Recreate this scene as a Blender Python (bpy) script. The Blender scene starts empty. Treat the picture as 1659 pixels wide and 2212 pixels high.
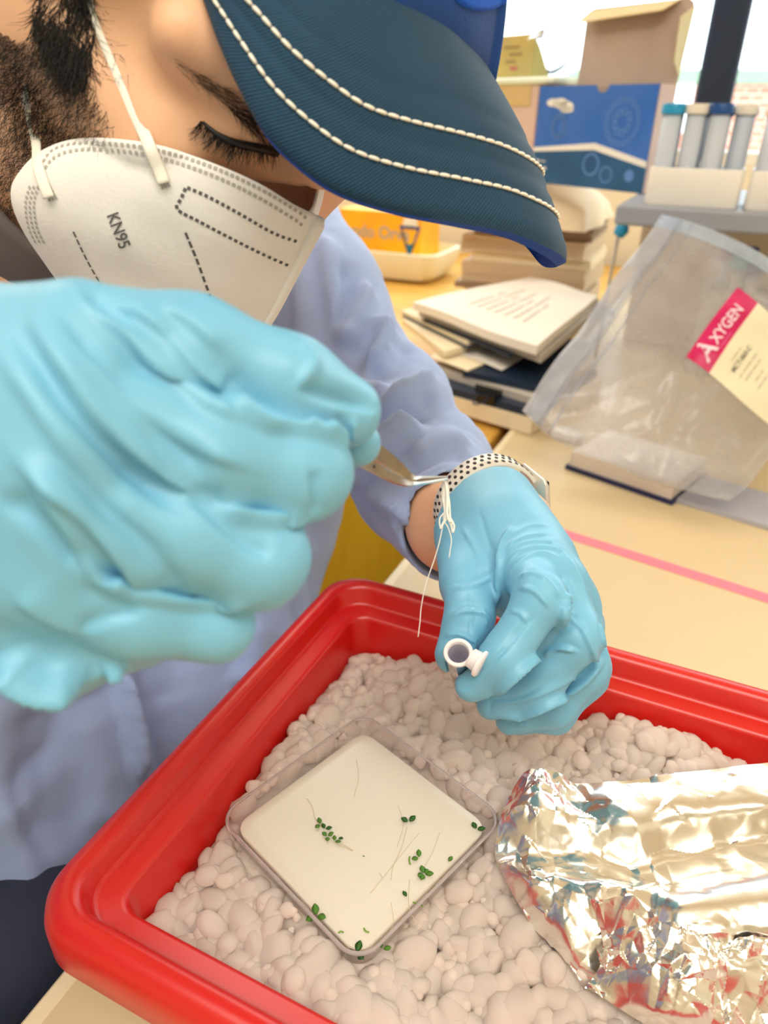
import bpy, bmesh, math, random
import numpy as np
import openvdb as vdb
from mathutils import Vector, Matrix
from mathutils.bvhtree import BVHTree

random.seed(7)
RNG = np.random.default_rng(7)
SC = bpy.context.scene
COL = SC.collection

# ---------------------------------------------------------------- camera
FPX, PW, PH = 1560.0, 1659, 2212
PIT, ROL, YAW, CH = math.radians(29), math.radians(1.0), math.radians(24.5), 0.42
_fh = np.array([-math.sin(YAW), math.cos(YAW), 0.0])
_z = np.array([0, 0, 1.0])
C_FWD = _fh * math.cos(PIT) - _z * math.sin(PIT)
_up = _fh * math.sin(PIT) + _z * math.cos(PIT)
_r = np.array([math.cos(YAW), math.sin(YAW), 0.0])
C_R = _r * math.cos(ROL) + _up * math.sin(ROL)
C_U = -_r * math.sin(ROL) + _up * math.cos(ROL)
C_LOC = np.array([0, 0, CH])
cam_d = bpy.data.cameras.new('camera')
cam = bpy.data.objects.new('camera', cam_d)
COL.objects.link(cam)
cam.matrix_world = Matrix(((C_R[0], C_U[0], -C_FWD[0], 0), (C_R[1], C_U[1], -C_FWD[1], 0),
                           (C_R[2], C_U[2], -C_FWD[2], CH), (0, 0, 0, 1)))
cam_d.sensor_fit = 'VERTICAL'
cam_d.lens = 26.0
cam_d.sensor_height = 26.0 * PH / FPX
cam_d.sensor_width = cam_d.sensor_height * PW / PH
cam_d.clip_start = 0.02
cam_d.dof.use_dof = True
cam_d.dof.focus_distance = 0.34
cam_d.dof.aperture_fstop = 9.0
SC.camera = cam

# ---------------------------------------------------------------- light
w = bpy.data.worlds.new('daylight'); SC.world = w; w.use_nodes = True
_bg = w.node_tree.nodes['Background']
_bg.inputs[0].default_value = (0.90, 0.96, 1.0, 1); _bg.inputs[1].default_value = 4.8

def area(name, loc, target, sx, sy, power, color):
    d = bpy.data.lights.new(name, 'AREA'); d.shape = 'RECTANGLE'; d.size = sx; d.size_y = sy
    d.energy = power; d.color = color
    o = bpy.data.objects.new(name, d); COL.objects.link(o)
    o.location = loc
    o.rotation_euler = (Vector(target) - Vector(loc)).to_track_quat('-Z', 'Y').to_euler()
    return o
area('ceiling_lamp_light', (0.30, -0.40, 1.74), (0.2, 0.1, 0), 1.5, 0.7, 19, (1.0, 0.96, 0.89))
area('ceiling_lamp_light', (-0.45, -0.40, 1.74), (-0.30, 0.1, 0), 1.5, 0.7, 10, (1.0, 0.96, 0.89))
area('ceiling_lamp_light', (-1.25, 1.50, 1.76), (-0.9, 1.0, 0), 1.6, 1.1, 30, (1.0, 0.97, 0.92))
area('added_fill_light', (0.2, -0.9, 1.30), (0.2, -0.9, 2.0), 1.4, 1.0, 14, (1.0, 0.97, 0.90))  # unseen fill lamp, added to brighten the ceiling for soft bounce
area('ceiling_lamp_light', (1.3, -0.6, 1.74), (1.3, -0.6, 0), 1.5, 0.7, 12, (1.0, 0.96, 0.89))
SC.cycles.max_bounces = 12; SC.cycles.diffuse_bounces = 7; SC.cycles.transmission_bounces = 8; SC.cycles.transparent_max_bounces = 16
SC.view_settings.view_transform = 'Standard'
SC.view_settings.look = 'None'
SC.view_settings.gamma = 1.0
SC.view_settings.use_curve_mapping = False
SC.view_settings.exposure = -0.06

# ---------------------------------------------------------------- helpers
def ray(px, py):
    return C_R * ((px - 829.5) / FPX) - C_U * ((py - 1106) / FPX) + C_FWD
def at(px, py, dep):
    return C_LOC + ray(px, py) * dep
def onp(px, py, ax, v):
    d = ray(px, py); return C_LOC + d * ((v - C_LOC[ax]) / d[ax])
def onz(px, py, z): return onp(px, py, 2, z)
def proj(V):
    v = np.atleast_2d(V) - C_LOC
    z = v @ C_FWD
    return np.stack([829.5 + FPX * (v @ C_R) / z, 1106 - FPX * (v @ C_U) / z, z], 1)

def lin(c):
    if isinstance(c, str):
        c = tuple(int(c[i:i + 2], 16) for i in (0, 2, 4))
    if max(c) > 1.0: c = tuple(v / 255 for v in c)
    return tuple((v / 12.92 if v <= 0.04045 else ((v + 0.055) / 1.055) ** 2.4) for v in c[:3]) + (1.0,)

MATS = {}
def mat(name, col, rough=0.5, metal=0.0, var=0.0, vscale=30.0, bump=0.0, bscale=200.0, sss=0.0, sssr=(0.01, 0.006, 0.004),
        trans=0.0, ior=1.45, spec=0.5, sheen=0.0, alpha=1.0, coat=0.0, col2=None, stretch=(1, 1, 1), bdist=0.001):
    if name in MATS: return MATS[name]
    m = bpy.data.materials.new(name); m.use_nodes = True
    nt = m.node_tree; b = nt.nodes['Principled BSDF']
    c = lin(col)
    b.inputs['Base Color'].default_value = c
    b.inputs['Roughness'].default_value = rough
    b.inputs['Metallic'].default_value = metal
    b.inputs['IOR'].default_value = ior
    b.inputs['Specular IOR Level'].default_value = spec
    b.inputs['Transmission Weight'].default_value = trans
    b.inputs['Alpha'].default_value = alpha
    b.inputs['Sheen Weight'].default_value = sheen
    b.inputs['Coat Weight'].default_value = coat
    if sss:
        b.inputs['Subsurface Weight'].default_value = sss
        b.inputs['Subsurface Radius'].default_value = (1, 1, 1)
        b.inputs['Subsurface Radius'].default_value = sssr
        b.inputs['Subsurface Scale'].default_value = 1.0
    tc = nt.nodes.new('ShaderNodeTexCoord')
    mp = nt.nodes.new('ShaderNodeMapping'); mp.inputs['Scale'].default_value = stretch
    nt.links.new(tc.outputs['Object'], mp.inputs[0])
    n = nt.nodes.new('ShaderNodeTexNoise'); n.inputs['Scale'].default_value = vscale; n.inputs['Detail'].default_value = 5
    nt.links.new(mp.outputs[0], n.inputs['Vector'])
    mx = nt.nodes.new('ShaderNodeMix'); mx.data_type = 'RGBA'
    if col2 is not None:
        c2 = lin(col2)
        rp = nt.nodes.new('ShaderNodeMapRange'); rp.inputs[1].default_value = 0.35; rp.inputs[2].default_value = 0.65
        nt.links.new(n.outputs[0], rp.inputs[0]); nt.links.new(rp.outputs[0], mx.inputs[0])
        mx.inputs[6].default_value = c; mx.inputs[7].default_value = c2
    else:
        nt.links.new(n.outputs[0], mx.inputs[0])
        mx.inputs[6].default_value = tuple(v * (1 - var) for v in c[:3]) + (1,)
        mx.inputs[7].default_value = tuple(min(1, v * (1 + var)) for v in c[:3]) + (1,)
    nt.links.new(mx.outputs[2], b.inputs['Base Color'])
    if bump:
        n2 = nt.nodes.new('ShaderNodeTexNoise'); n2.inputs['Scale'].default_value = bscale; n2.inputs['Detail'].default_value = 3
        nt.links.new(mp.outputs[0], n2.inputs['Vector'])
        bp = nt.nodes.new('ShaderNodeBump'); bp.inputs['Strength'].default_value = bump; bp.inputs['Distance'].default_value = bdist
        nt.links.new(n2.outputs[0], bp.inputs['Height']); nt.links.new(bp.outputs[0], b.inputs['Normal'])
    MATS[name] = m
    return m

def film(name, tint, haze, gloss, rough=0.08, hazecol=(235, 238, 245)):
    """thin clear plastic: see-through with a little white haze and gloss"""
    m = bpy.data.materials.new(name); m.use_nodes = True; nt = m.node_tree
    for x in list(nt.nodes): nt.nodes.remove(x)
    out = nt.nodes.new('ShaderNodeOutputMaterial')
    tr = nt.nodes.new('ShaderNodeBsdfTransparent'); tr.inputs[0].default_value = lin(tint)
    df = nt.nodes.new('ShaderNodeBsdfDiffuse'); df.inputs[0].default_value = lin(hazecol)
    tl = nt.nodes.new('ShaderNodeBsdfTranslucent'); tl.inputs[0].default_value = lin(hazecol)
    ad = nt.nodes.new('ShaderNodeMixShader'); ad.inputs[0].default_value = 0.5
    nt.links.new(df.outputs[0], ad.inputs[1]); nt.links.new(tl.outputs[0], ad.inputs[2])
    m1 = nt.nodes.new('ShaderNodeMixShader')
    tc = nt.nodes.new('ShaderNodeTexCoord'); n = nt.nodes.new('ShaderNodeTexNoise'); n.inputs['Scale'].default_value = 25
    nt.links.new(tc.outputs['Object'], n.inputs['Vector'])
    mr = nt.nodes.new('ShaderNodeMapRange'); mr.inputs[3].default_value = haze * 0.5; mr.inputs[4].default_value = haze * 1.5
    nt.links.new(n.outputs[0], mr.inputs[0]); nt.links.new(mr.outputs[0], m1.inputs[0])
    nt.links.new(tr.outputs[0], m1.inputs[1]); nt.links.new(ad.outputs[0], m1.inputs[2])
    gl = nt.nodes.new('ShaderNodeBsdfGlossy'); gl.inputs['Roughness'].default_value = rough
    fr = nt.nodes.new('ShaderNodeLayerWeight'); fr.inputs[0].default_value = gloss
    m2 = nt.nodes.new('ShaderNodeMixShader')
    nt.links.new(fr.outputs['Fresnel'], m2.inputs[0]); nt.links.new(m1.outputs[0], m2.inputs[1]); nt.links.new(gl.outputs[0], m2.inputs[2])
    nt.links.new(m2.outputs[0], out.inputs[0])
    MATS[name] = m
    return m

def frost(name, col, tcol, mixt, rough=.35, bump=.4, bscale=300, gloss=.10):
    """white ice: light scatters back and also passes through"""
    m = bpy.data.materials.new(name); m.use_nodes = True; nt = m.node_tree
    for x in list(nt.nodes): nt.nodes.remove(x)
    out = nt.nodes.new('ShaderNodeOutputMaterial'); tc = nt.nodes.new('ShaderNodeTexCoord')
    n = nt.nodes.new('ShaderNodeTexNoise'); n.inputs['Scale'].default_value = bscale; nt.links.new(tc.outputs['Object'], n.inputs['Vector'])
    bp = nt.nodes.new('ShaderNodeBump'); bp.inputs['Strength'].default_value = bump; bp.inputs['Distance'].default_value = .0006; nt.links.new(n.outputs[0], bp.inputs['Height'])
    df = nt.nodes.new('ShaderNodeBsdfDiffuse'); df.inputs[0].default_value = lin(col)
    tl = nt.nodes.new('ShaderNodeBsdfTranslucent'); tl.inputs[0].default_value = lin(tcol)
    gl = nt.nodes.new('ShaderNodeBsdfGlossy'); gl.inputs['Roughness'].default_value = rough
    for x in (df, tl, gl): nt.links.new(bp.outputs[0], x.inputs['Normal'])
    m1 = nt.nodes.new('ShaderNodeMixShader'); m1.inputs[0].default_value = mixt; nt.links.new(df.outputs[0], m1.inputs[1]); nt.links.new(tl.outputs[0], m1.inputs[2])
    fr = nt.nodes.new('ShaderNodeLayerWeight'); fr.inputs[0].default_value = gloss; nt.links.new(bp.outputs[0], fr.inputs['Normal'])
    m2 = nt.nodes.new('ShaderNodeMixShader'); nt.links.new(fr.outputs['Fresnel'], m2.inputs[0]); nt.links.new(m1.outputs[0], m2.inputs[1]); nt.links.new(gl.outputs[0], m2.inputs[2])
    nt.links.new(m2.outputs[0], out.inputs[0]); MATS[name] = m
    return m

def tag(o, label=None, cat=None, group=None, kind=None):
    if label: o['label'] = label
    if cat: o['category'] = cat
    if group: o['group'] = group
    if kind: o['kind'] = kind
    return o
def wloc(o):
    v = np.zeros(3)
    while o is not None:
        v = v + np.array(o.location); o = o.parent
    return v
def empty(name, loc, label=None, cat=None, group=None):
    o = bpy.data.objects.new(name, None); COL.objects.link(o); o.location = loc; o.empty_display_size = 0.02
    return tag(o, label, cat, group)
def obj(name, V, F, m, parent=None, smooth=True, loc=None, sharp=None):
    """one mesh object from world-space vertices"""
    V = np.asarray(V, float)
    if parent is not None:
        base = wloc(parent)
        o_loc = np.zeros(3)
    else:
        base = np.array(loc) if loc is not None else np.array([V[:, 0].mean(), V[:, 1].mean(), V[:, 2].min()])
        o_loc = base
    me = bpy.data.meshes.new(name)
    me.from_pydata([tuple(v) for v in (V - base)], [], [tuple(int(i) for i in f) for f in F])
    me.update()
    if smooth: me.polygons.foreach_set('use_smooth', [True] * len(me.polygons))
    if isinstance(m, (list, tuple)):
        for k in m: me.materials.append(k)
    elif m is not None: me.materials.append(m)
    o = bpy.data.objects.new(name, me); COL.objects.link(o)
    o.location = o_loc
    if parent is not None: o.parent = parent
    if smooth and sharp: 
        me.set_sharp_from_angle(angle=math.radians(sharp))
    return o

class MB:
    """collects pieces into one mesh"""
    def __init__(s): s.V = []; s.F = []; s.n = 0
    def add(s, V, F):
        V = np.asarray(V, float); s.V.append(V); s.F += [tuple(i + s.n for i in f) for f in F]; s.n += len(V); return s
    def build(s, name, m, parent=None, smooth=True, sharp=None, loc=None):
        return obj(name, np.concatenate(s.V), s.F, m, parent, smooth, loc, sharp)
    def box(s, c, h, ax=None, bev=0.0):
        V, F = boxmesh(c, h, ax, bev); return s.add(V, F)
    def tube(s, pts, r, n=8, caps=True):
        V, F = tubemesh(pts, r, n, caps); return s.add(V, F)

def boxmesh(c, h, ax=None, bev=0.0):
    """box with chamfered vertical and horizontal edges; ax = 3 axis rows"""
    hx, hy, hz = h
    b = min(bev, hx * .9, hy * .9, hz * .9)
    ax = np.eye(3) if ax is None else np.array(ax, float)
    if b <= 0:
        P = np.array([[x * hx, y * hy, z * hz] for z in (-1, 1) for x, y in ((-1, -1), (1, -1), (1, 1), (-1, 1))])
        F = [(3, 2, 1, 0), (4, 5, 6, 7), (0, 1, 5, 4), (1, 2, 6, 5), (2, 3, 7, 6), (3, 0, 4, 7)]
        return np.array(c) + P @ ax, F
    rings = []
    for z, ins in ((-hz, b), (-hz + b, 0), (hz - b, 0), (hz, b)):
        x, y = hx - ins, hy - ins; k = b * .7
        rings.append([[-x, -y + k, z], [-x + k, -y, z], [x - k, -y, z], [x, -y + k, z], [x, y - k, z], [x - k, y, z], [-x + k, y, z], [-x, y - k, z]])
    P, F = loft(rings, True)
    return np.array(c) + P @ ax, F

def loft(rings, caps=True, closed=True):
    rings = [np.asarray(r, float) for r in rings]
    n = len(rings[0]); V = np.concatenate(rings); F = []
    for i in range(len(rings) - 1):
        for j in range(n if closed else n - 1):
            k = (j + 1) % n
            F.append((i * n + j, i * n + k, (i + 1) * n + k, (i + 1) * n + j))
    if caps:
        F.append(tuple(range(n - 1, -1, -1))); F.append(tuple(range((len(rings) - 1) * n, len(rings) * n)))
    return V, F

def frames(pts):
    pts = np.asarray(pts, float)
    T = np.gradient(pts, axis=0); T /= np.linalg.norm(T, axis=1)[:, None] + 1e-12
    a = np.array([0, 0, 1.0]) if abs(T[0][2]) < .9 else np.array([1.0, 0, 0])
    N = [np.cross(T[0], a)]; N[0] /= np.linalg.norm(N[0])
    for i in range(1, len(pts)):
        n = N[-1] - T[i] * (N[-1] @ T[i]); N.append(n / (np.linalg.norm(n) + 1e-12))
    N = np.array(N); B = np.cross(T, N)
    return T, N, B

def tubemesh(pts, r, n=8, caps=True, flat=1.0, up=None):
    pts = np.asarray(pts, float); r = np.broadcast_to(np.asarray(r, float), (len(pts),))
    T, N, B = frames(pts)
    if up is not None:
        up = np.asarray(up, float); N = np.cross(T, up); N /= np.linalg.norm(N, axis=1)[:, None] + 1e-12; B = np.cross(T, N)
    a = np.linspace(0, 2 * math.pi, n, endpoint=False)
    rings = [pts[i] + r[i] * (np.cos(a)[:, None] * N[i] + flat * np.sin(a)[:, None] * B[i]) for i in range(len(pts))]
    return loft(rings, caps)

def spline(pts, n=40):
    """Catmull-Rom through points, columns of any size"""
    P = np.asarray(pts, float)
    if len(P) == 2: return P[0] + (P[1] - P[0]) * np.linspace(0, 1, n)[:, None]
    P = np.concatenate([[2 * P[0] - P[1]], P, [2 * P[-1] - P[-2]]])
    m = len(P) - 3; out = []
    for t in np.linspace(0, m - 1e-9, n):
        i = int(t); f = t - i; a, b, c, d = P[i:i + 4]
        out.append(.5 * (2 * b + (c - a) * f + (2 * a - 5 * b + 4 * c - d) * f * f + (3 * b - a - 3 * c + d) * f ** 3))
    return np.array(out)

def rrect(hx, hy, r, n=10):
    """rounded rectangle outline, counter-clockwise"""
    out = []
    for cx, cy, a0 in ((hx - r, hy - r, 0), (-hx + r, hy - r, 90), (-hx + r, -hy + r, 180), (hx - r, -hy + r, 270)):
        for k in range(n):
            a = math.radians(a0 + 90 * k / (n - 1)); out.append((cx + r * math.cos(a), cy + r * math.sin(a)))
    return np.array(out)

def lathe(prof, c, axis=(0, 0, 1), n=32, caps=False):
    axis = np.array(axis, float); axis /= np.linalg.norm(axis)
    a = np.array([1.0, 0, 0]) if abs(axis[0]) < .9 else np.array([0, 1.0, 0])
    u = np.cross(axis, a); u /= np.linalg.norm(u); v = np.cross(axis, u)
    t = np.linspace(0, 2 * math.pi, n, endpoint=False)
    rings = [np.array(c) + axis * z + r * (np.cos(t)[:, None] * u + np.sin(t)[:, None] * v) for r, z in prof]
    return loft(rings, caps)

def grid_faces(nu, nv):
    return [(i * nv + j, i * nv + j + 1, (i + 1) * nv + j + 1, (i + 1) * nv + j) for i in range(nu - 1) for j in range(nv - 1)]

def _hash3(i, j, k, seed):
    h = (i * 374761393 + j * 668265263 + k * 2147483647 + seed * 974711) & 0xffffffff
    h = ((h ^ (h >> 13)) * 1274126177) & 0xffffffff
    return ((h ^ (h >> 16)) & 0xffff) / 65535.0
def vnoise(P, scale, seed=0):
    """value noise in [-1,1] for an N x 3 array"""
    Q = np.asarray(P, float) * scale
    I = np.floor(Q).astype(np.int64); f = Q - I; f = f * f * (3 - 2 * f)
    r = 0
    for dx in (0, 1):
        for dy in (0, 1):
            for dz in (0, 1):
                wgt = (f[:, 0] if dx else 1 - f[:, 0]) * (f[:, 1] if dy else 1 - f[:, 1]) * (f[:, 2] if dz else 1 - f[:, 2])
                r = r + wgt * _hash3(I[:, 0] + dx, I[:, 1] + dy, I[:, 2] + dz, seed)
    return r * 2 - 1

# signed distance modelling -------------------------------------------------
def sd_cone(P, a, b, ra, rb):
    """tapered capsule"""
    a = np.asarray(a, float); ba = np.asarray(b, float) - a; pa = P - a
    h = np.clip((pa @ ba) / (ba @ ba + 1e-12), 0, 1)
    return np.linalg.norm(pa - h[:, None] * ba, axis=1) - (ra + (rb - ra) * h)
def sd_ell(P, c, ax, r):
    q = (P - np.asarray(c)) @ np.asarray(ax).T
    k0 = np.linalg.norm(q / r, axis=1); k1 = np.linalg.norm(q / (np.asarray(r) ** 2), axis=1)
    return k0 * (k0 - 1) / (k1 + 1e-9)
def smin(a, b, k):
    h = np.maximum(k - np.abs(a - b), 0) / k
    return np.minimum(a, b) - h * h * k * .25
def sdf_mesh(lo, hi, vox, fn):
    lo = np.array(lo); hi = np.array(hi)
    n = np.ceil((hi - lo) / vox).astype(int) + 1
    out = np.empty(n, np.float32)
    xs = lo[0] + np.arange(n[0]) * vox; ys = lo[1] + np.arange(n[1]) * vox; zs = lo[2] + np.arange(n[2]) * vox
    Yg, Zg = np.meshgrid(ys, zs, indexing='ij')
    step = max(1, int(400000 / (n[1] * n[2])))
    for i in range(0, n[0], step):
        xx = xs[i:i + step]
        P = np.stack([np.repeat(xx, Yg.size), np.tile(Yg.ravel(), len(xx)), np.tile(Zg.ravel(), len(xx))], 1)
        out[i:i + step] = fn(P).reshape(len(xx), n[1], n[2])
    g = vdb.FloatGrid(background=float(vox * 3)); g.copyFromArray(np.clip(out, -vox * 3, vox * 3), tolerance=0)
    V, Q = g.convertToQuads(0.0)
    V = np.asarray(V, float) * vox + lo
    return V, np.asarray(Q)[:, ::-1]
def vnormals(V, F):
    F = np.asarray(F); N = np.zeros_like(V)
    fn = np.cross(V[F[:, 2]] - V[F[:, 0]], V[F[:, 3]] - V[F[:, 1]])
    for k in range(4): np.add.at(N, F[:, k], fn)
    return N / (np.linalg.norm(N, axis=1)[:, None] + 1e-12)
def relax(V, F, it=3, w_=.5):
    F = np.asarray(F)
    E = np.concatenate([F[:, [k, (k + 1) % 4]] for k in range(4)])
    deg = np.zeros(len(V)); np.add.at(deg, E[:, 0], 1); np.add.at(deg, E[:, 1], 1)
    for _ in range(it):
        S = np.zeros_like(V); np.add.at(S, E[:, 0], V[E[:, 1]]); np.add.at(S, E[:, 1], V[E[:, 0]])
        V = V + w_ * (S / deg[:, None] - V)
    return V
class Surf:
    """a mesh one can shoot camera rays at, to find where a seen detail sits on it"""
    def __init__(s, V, F): s.V = V; s.t = BVHTree.FromPolygons([Vector(v) for v in V], [tuple(int(i) for i in f) for f in F])
    def hit(s, px, py):
        d = Vector(ray(px, py)).normalized()
        h = s.t.ray_cast(Vector(C_LOC), d)
        return (np.array(h[0]), np.array(h[1])) if h[0] is not None else (None, None)
    def near(s, p):
        h = s.t.find_nearest(Vector(p)); return np.array(h[0]), np.array(h[1])
    def line(s, pts, n=None):
        """points on the surface along a drawn line"""
        n = n or max(4, int(sum(math.dist(a, b) for a, b in zip(pts, pts[1:])) / 8))
        out = []
        for q in spline(pts, n):
            h, _n = s.hit(q[0], q[1])
            if h is not None: out.append(h)
        return np.array(out) if out else np.zeros((0, 3))
def seg_dist(P, L):
    """distance of points to a polyline and position along it 0..1"""
    best = np.full(len(P), 1e9); tt = np.zeros(len(P)); m = len(L) - 1
    for i in range(m):
        a, b = L[i], L[i + 1]; ba = b - a; pa = P - a
        h = np.clip((pa @ ba) / (ba @ ba + 1e-15), 0, 1)
        d = np.linalg.norm(pa - h[:, None] * ba, axis=1)
        k = d < best; best[k] = d[k]; tt[k] = (i + h[k]) / m
    return best, tt
def creases(V, F, lines, Nrm=None, gain=1.0, asym=1.0):
    """lines: (points px, depth m (negative cuts in), width m): folds pressed into or raised from the surface;
    asym < 1 makes one flank of each fold steep, as where cloth laps over itself"""
    S = Surf(V, F); N = vnormals(V, F) if Nrm is None else Nrm
    D = np.zeros(len(V))
    for pts, amp, wd in lines:
        L = S.line(pts)
        if len(L) < 2: continue
        lo = L.min(0) - wd * 4; hi = L.max(0) + wd * 4
        k = np.where(np.all((V > lo) & (V < hi), axis=1))[0]
        if len(k) == 0: continue
        d, t = seg_dist(V[k], L)
        taper = np.clip(np.minimum(t, 1 - t) * 5 + .15, 0, 1)
        w_ = np.full(len(k), wd)
        if asym < 1:
            i = np.clip((t * (len(L) - 1)).astype(int), 0, len(L) - 2)
            T = L[i + 1] - L[i]; side = np.einsum('ij,ij->i', np.cross(T, N[k]), V[k] - L[i])
            w_ = np.where(side > 0, wd * 1.7, wd * asym)
        D[k] += gain * amp * np.exp(-(d / w_) ** 2) * taper
    return V + N * D[:, None]
def tangent_points(name_chars, font_size, bold=0.0):
    cu = bpy.data.curves.new('lettering_source', 'FONT'); cu.body = name_chars; cu.size = font_size; cu.offset = bold
    cu.align_x = 'CENTER'; cu.align_y = 'CENTER'
    o = bpy.data.objects.new('lettering_source', cu); COL.objects.link(o)
    dg = bpy.context.evaluated_depsgraph_get(); me = bpy.data.meshes.new_from_object(o.evaluated_get(dg))
    V = np.array([v.co[:] for v in me.vertices]); F = [tuple(p.vertices) for p in me.polygons]
    bpy.data.objects.remove(o); bpy.data.meshes.remove(me); bpy.data.curves.remove(cu)
    return V, F
def lettering(s, c, u, v, size, bold=0.0):
    """flat printed words: centre c, reading direction u, upward direction v"""
    V, F = tangent_points(s, size, bold)
    return np.array(c) + V[:, :1] * np.array(u) + V[:, 1:2] * np.array(v), F
# ---------------------------------------------------------------- room shell
FLZ, CEZ, XL, XR, YF, YB = -0.80, 1.80, -2.3, 2.4, -2.2, 2.60
m_wall = mat('wall_paint', (232, 224, 205), .7, var=.03, vscale=4, bump=.1, bscale=300)
m_ceil = mat('ceiling_paint', (240, 232, 212), .8, var=.03, vscale=8, bump=.2, bscale=150)
m_floor = mat('floor_vinyl', (120, 112, 104), .45, var=.12, vscale=12)
m_dark = mat('dark_metal', (12, 32, 62), .5, var=.1, vscale=8)
m_white = mat('white_paint', (236, 236, 232), .5, var=.02)
def struct(name, pieces, m, **k):
    b = MB()
    for c, h in pieces: b.box(c, h)
    o = b.build(name, m, smooth=False); o['kind'] = 'structure'; return o
struct('floor', [((.05, .2, FLZ - .05), (2.5, 2.6, .05))], m_floor)
struct('ceiling', [((.05, .2, CEZ + .05), (2.5, 2.6, .05))], m_ceil)
struct('wall_left', [((XL - .05, .2, .5), (.05, 2.5, 1.3))], m_wall)
struct('wall_right', [((XR + .05, .2, .5), (.05, 2.5, 1.3))], m_wall)
struct('wall_front', [((.05, YF - .05, .5), (2.4, .05, 1.3))], m_wall)
WX0, WX1, WZ0, WZ1 = -2.0, 2.1, 0.30, 1.62
struct('wall_back', [((.05, YB + .05, (FLZ + WZ0) / 2), (2.4, .05, (WZ0 - FLZ) / 2)), ((.05, YB + .05, (WZ1 + CEZ) / 2), (2.4, .05, (CEZ - WZ1) / 2)),
                     (((XL + WX0) / 2, YB + .05, (WZ0 + WZ1) / 2), ((WX0 - XL) / 2, .05, (WZ1 - WZ0) / 2)), (((XR + WX1) / 2, YB + .05, (WZ0 + WZ1) / 2), ((XR - WX1) / 2, .05, (WZ1 - WZ0) / 2))], m_wall)
win = empty('window_1', (0, YB + .05, WZ0)); win['kind'] = 'structure'
fr = MB()
fr.box(((WX0 + WX1) / 2, YB + .05, WZ0 + .015), ((WX1 - WX0) / 2, .05, .015)).box(((WX0 + WX1) / 2, YB + .05, WZ1 - .015), ((WX1 - WX0) / 2, .05, .015))
fr.box((WX0 + .02, YB + .05, .96), (.02, .05, .66)).box((WX1 - .02, YB + .05, .96), (.02, .05, .66))
fr.build('window_frame', m_white, win, smooth=False)
mul = onp(1553, 150, 1, YB - .02)
MB().box((mul[0], YB + .02, .96), (.050, .05, .655), bev=.012).build('mullion', m_dark, win, smooth=False)
m_glass = film('window_glass', (248, 252, 252), .004, .04, .02)
for x0, x1 in ((WX0 + .04, mul[0] - .05), (mul[0] + .05, WX1 - .04)):
    MB().box(((x0 + x1) / 2, YB + .06, .96), ((x1 - x0) / 2, .003, .645)).build('pane', m_glass, win, smooth=False)
# building across the street
m_brick = bpy.data.materials.new('far_brick'); m_brick.use_nodes = True
_nt = m_brick.node_tree; _b = _nt.nodes['Principled BSDF']; _t = _nt.nodes.new('ShaderNodeTexBrick'); _tc = _nt.nodes.new('ShaderNodeTexCoord'); _mp = _nt.nodes.new('ShaderNodeMapping')
_mp.inputs['Rotation'].default_value = (math.pi / 2, 0, 0); _nt.links.new(_tc.outputs['Object'], _mp.inputs[0]); _nt.links.new(_mp.outputs[0], _t.inputs['Vector'])
_t.inputs['Color1'].default_value = lin((176, 112, 92)); _t.inputs['Color2'].default_value = lin((190, 128, 104)); _t.inputs['Mortar'].default_value = lin((200, 180, 165)); _t.inputs['Scale'].default_value = 4
_nt.links.new(_t.outputs[0], _b.inputs['Base Color']); _b.inputs['Roughness'].default_value = .9
YBU = 9.0
bt = onp(1600, 150, 1, YBU)[2]
bld = empty('brick_building', (3, YBU + 1.5, -5), 'pale red brick building with greenish parapet outside the window', 'building')
MB().box((2.5, YBU + 1.5, (bt - .12 - 5) / 2), (9, 1.5, (bt - .12 + 5) / 2)).build('wall', m_brick, bld, smooth=False)
MB().box((2.5, YBU + 1.5, bt - .06), (9.05, 1.56, .06)).build('parapet', mat('verdigris', (130, 152, 128), .8, var=.2, vscale=3), bld, smooth=False)
for k in range(6):
    p = onp(1470 + k * 330 - 330, 215, 1, YBU)
    MB().box((p[0], YBU, p[2]), (.12, .04, .30), bev=.01).build('window', m_white, bld, smooth=False)
# ---------------------------------------------------------------- benches
m_bench = mat('bench_laminate', (214, 194, 154), .42, var=.035, vscale=9, bump=.05, bscale=400)
m_oak = mat('yellow_oak', (222, 176, 84), .5, col2=(206, 156, 66), vscale=6, stretch=(1, 6, 1))
m_oak2 = mat('yellow_cabinet', (250, 206, 44), .45, col2=(242, 192, 36), vscale=5, stretch=(8, 8, 1))
m_brown = mat('brown_panel', (92, 66, 44), .6, var=.15, vscale=8, stretch=(4, 4, 1))
b1 = empty('lab_bench', (.6, .9, FLZ), 'pale beige laboratory bench that carries the red tub', 'bench')
MB().box((.79, .98, -.018), (1.04, 1.6, .018), bev=.003).build('worktop', m_bench, b1, smooth=False)
MB().box((-.246, .98, -.019), (.006, 1.6, .0195), bev=.002).build('edge_strip', mat('edge_band', (236, 220, 184), .4, var=.05), b1, smooth=False)
MB().box((.78, .98, -.42), (.99, 1.55, .38), bev=.004).build('side_panel', m_brown, b1, smooth=False)
b2 = empty('window_bench', (-1.25, 1.75, FLZ), 'yellow oak bench under the window, holding the stacked papers', 'bench')
MB().box((-1.27, 1.74, -.028), (1.0, .80, .020), bev=.003).build('worktop', m_oak, b2, smooth=False)
MB().box((-1.27, 1.78, -.424), (.99, .77, .374), bev=.004).build('carcass', m_brown, b2, smooth=False)
for k in range(4):
    dr = MB().box((-.52 - k * .48, 1.0, -.44), (.225, .010, .33), bev=.006).build('door', m_oak2, b2, smooth=False)
    MB().tube([(-.72 - k * .48, .985, -.2), (-.72 - k * .48, .968, -.2), (-.72 - k * .48, .968, -.3), (-.72 - k * .48, .985, -.3)], .004).build('handle', m_dark, dr)
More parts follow.
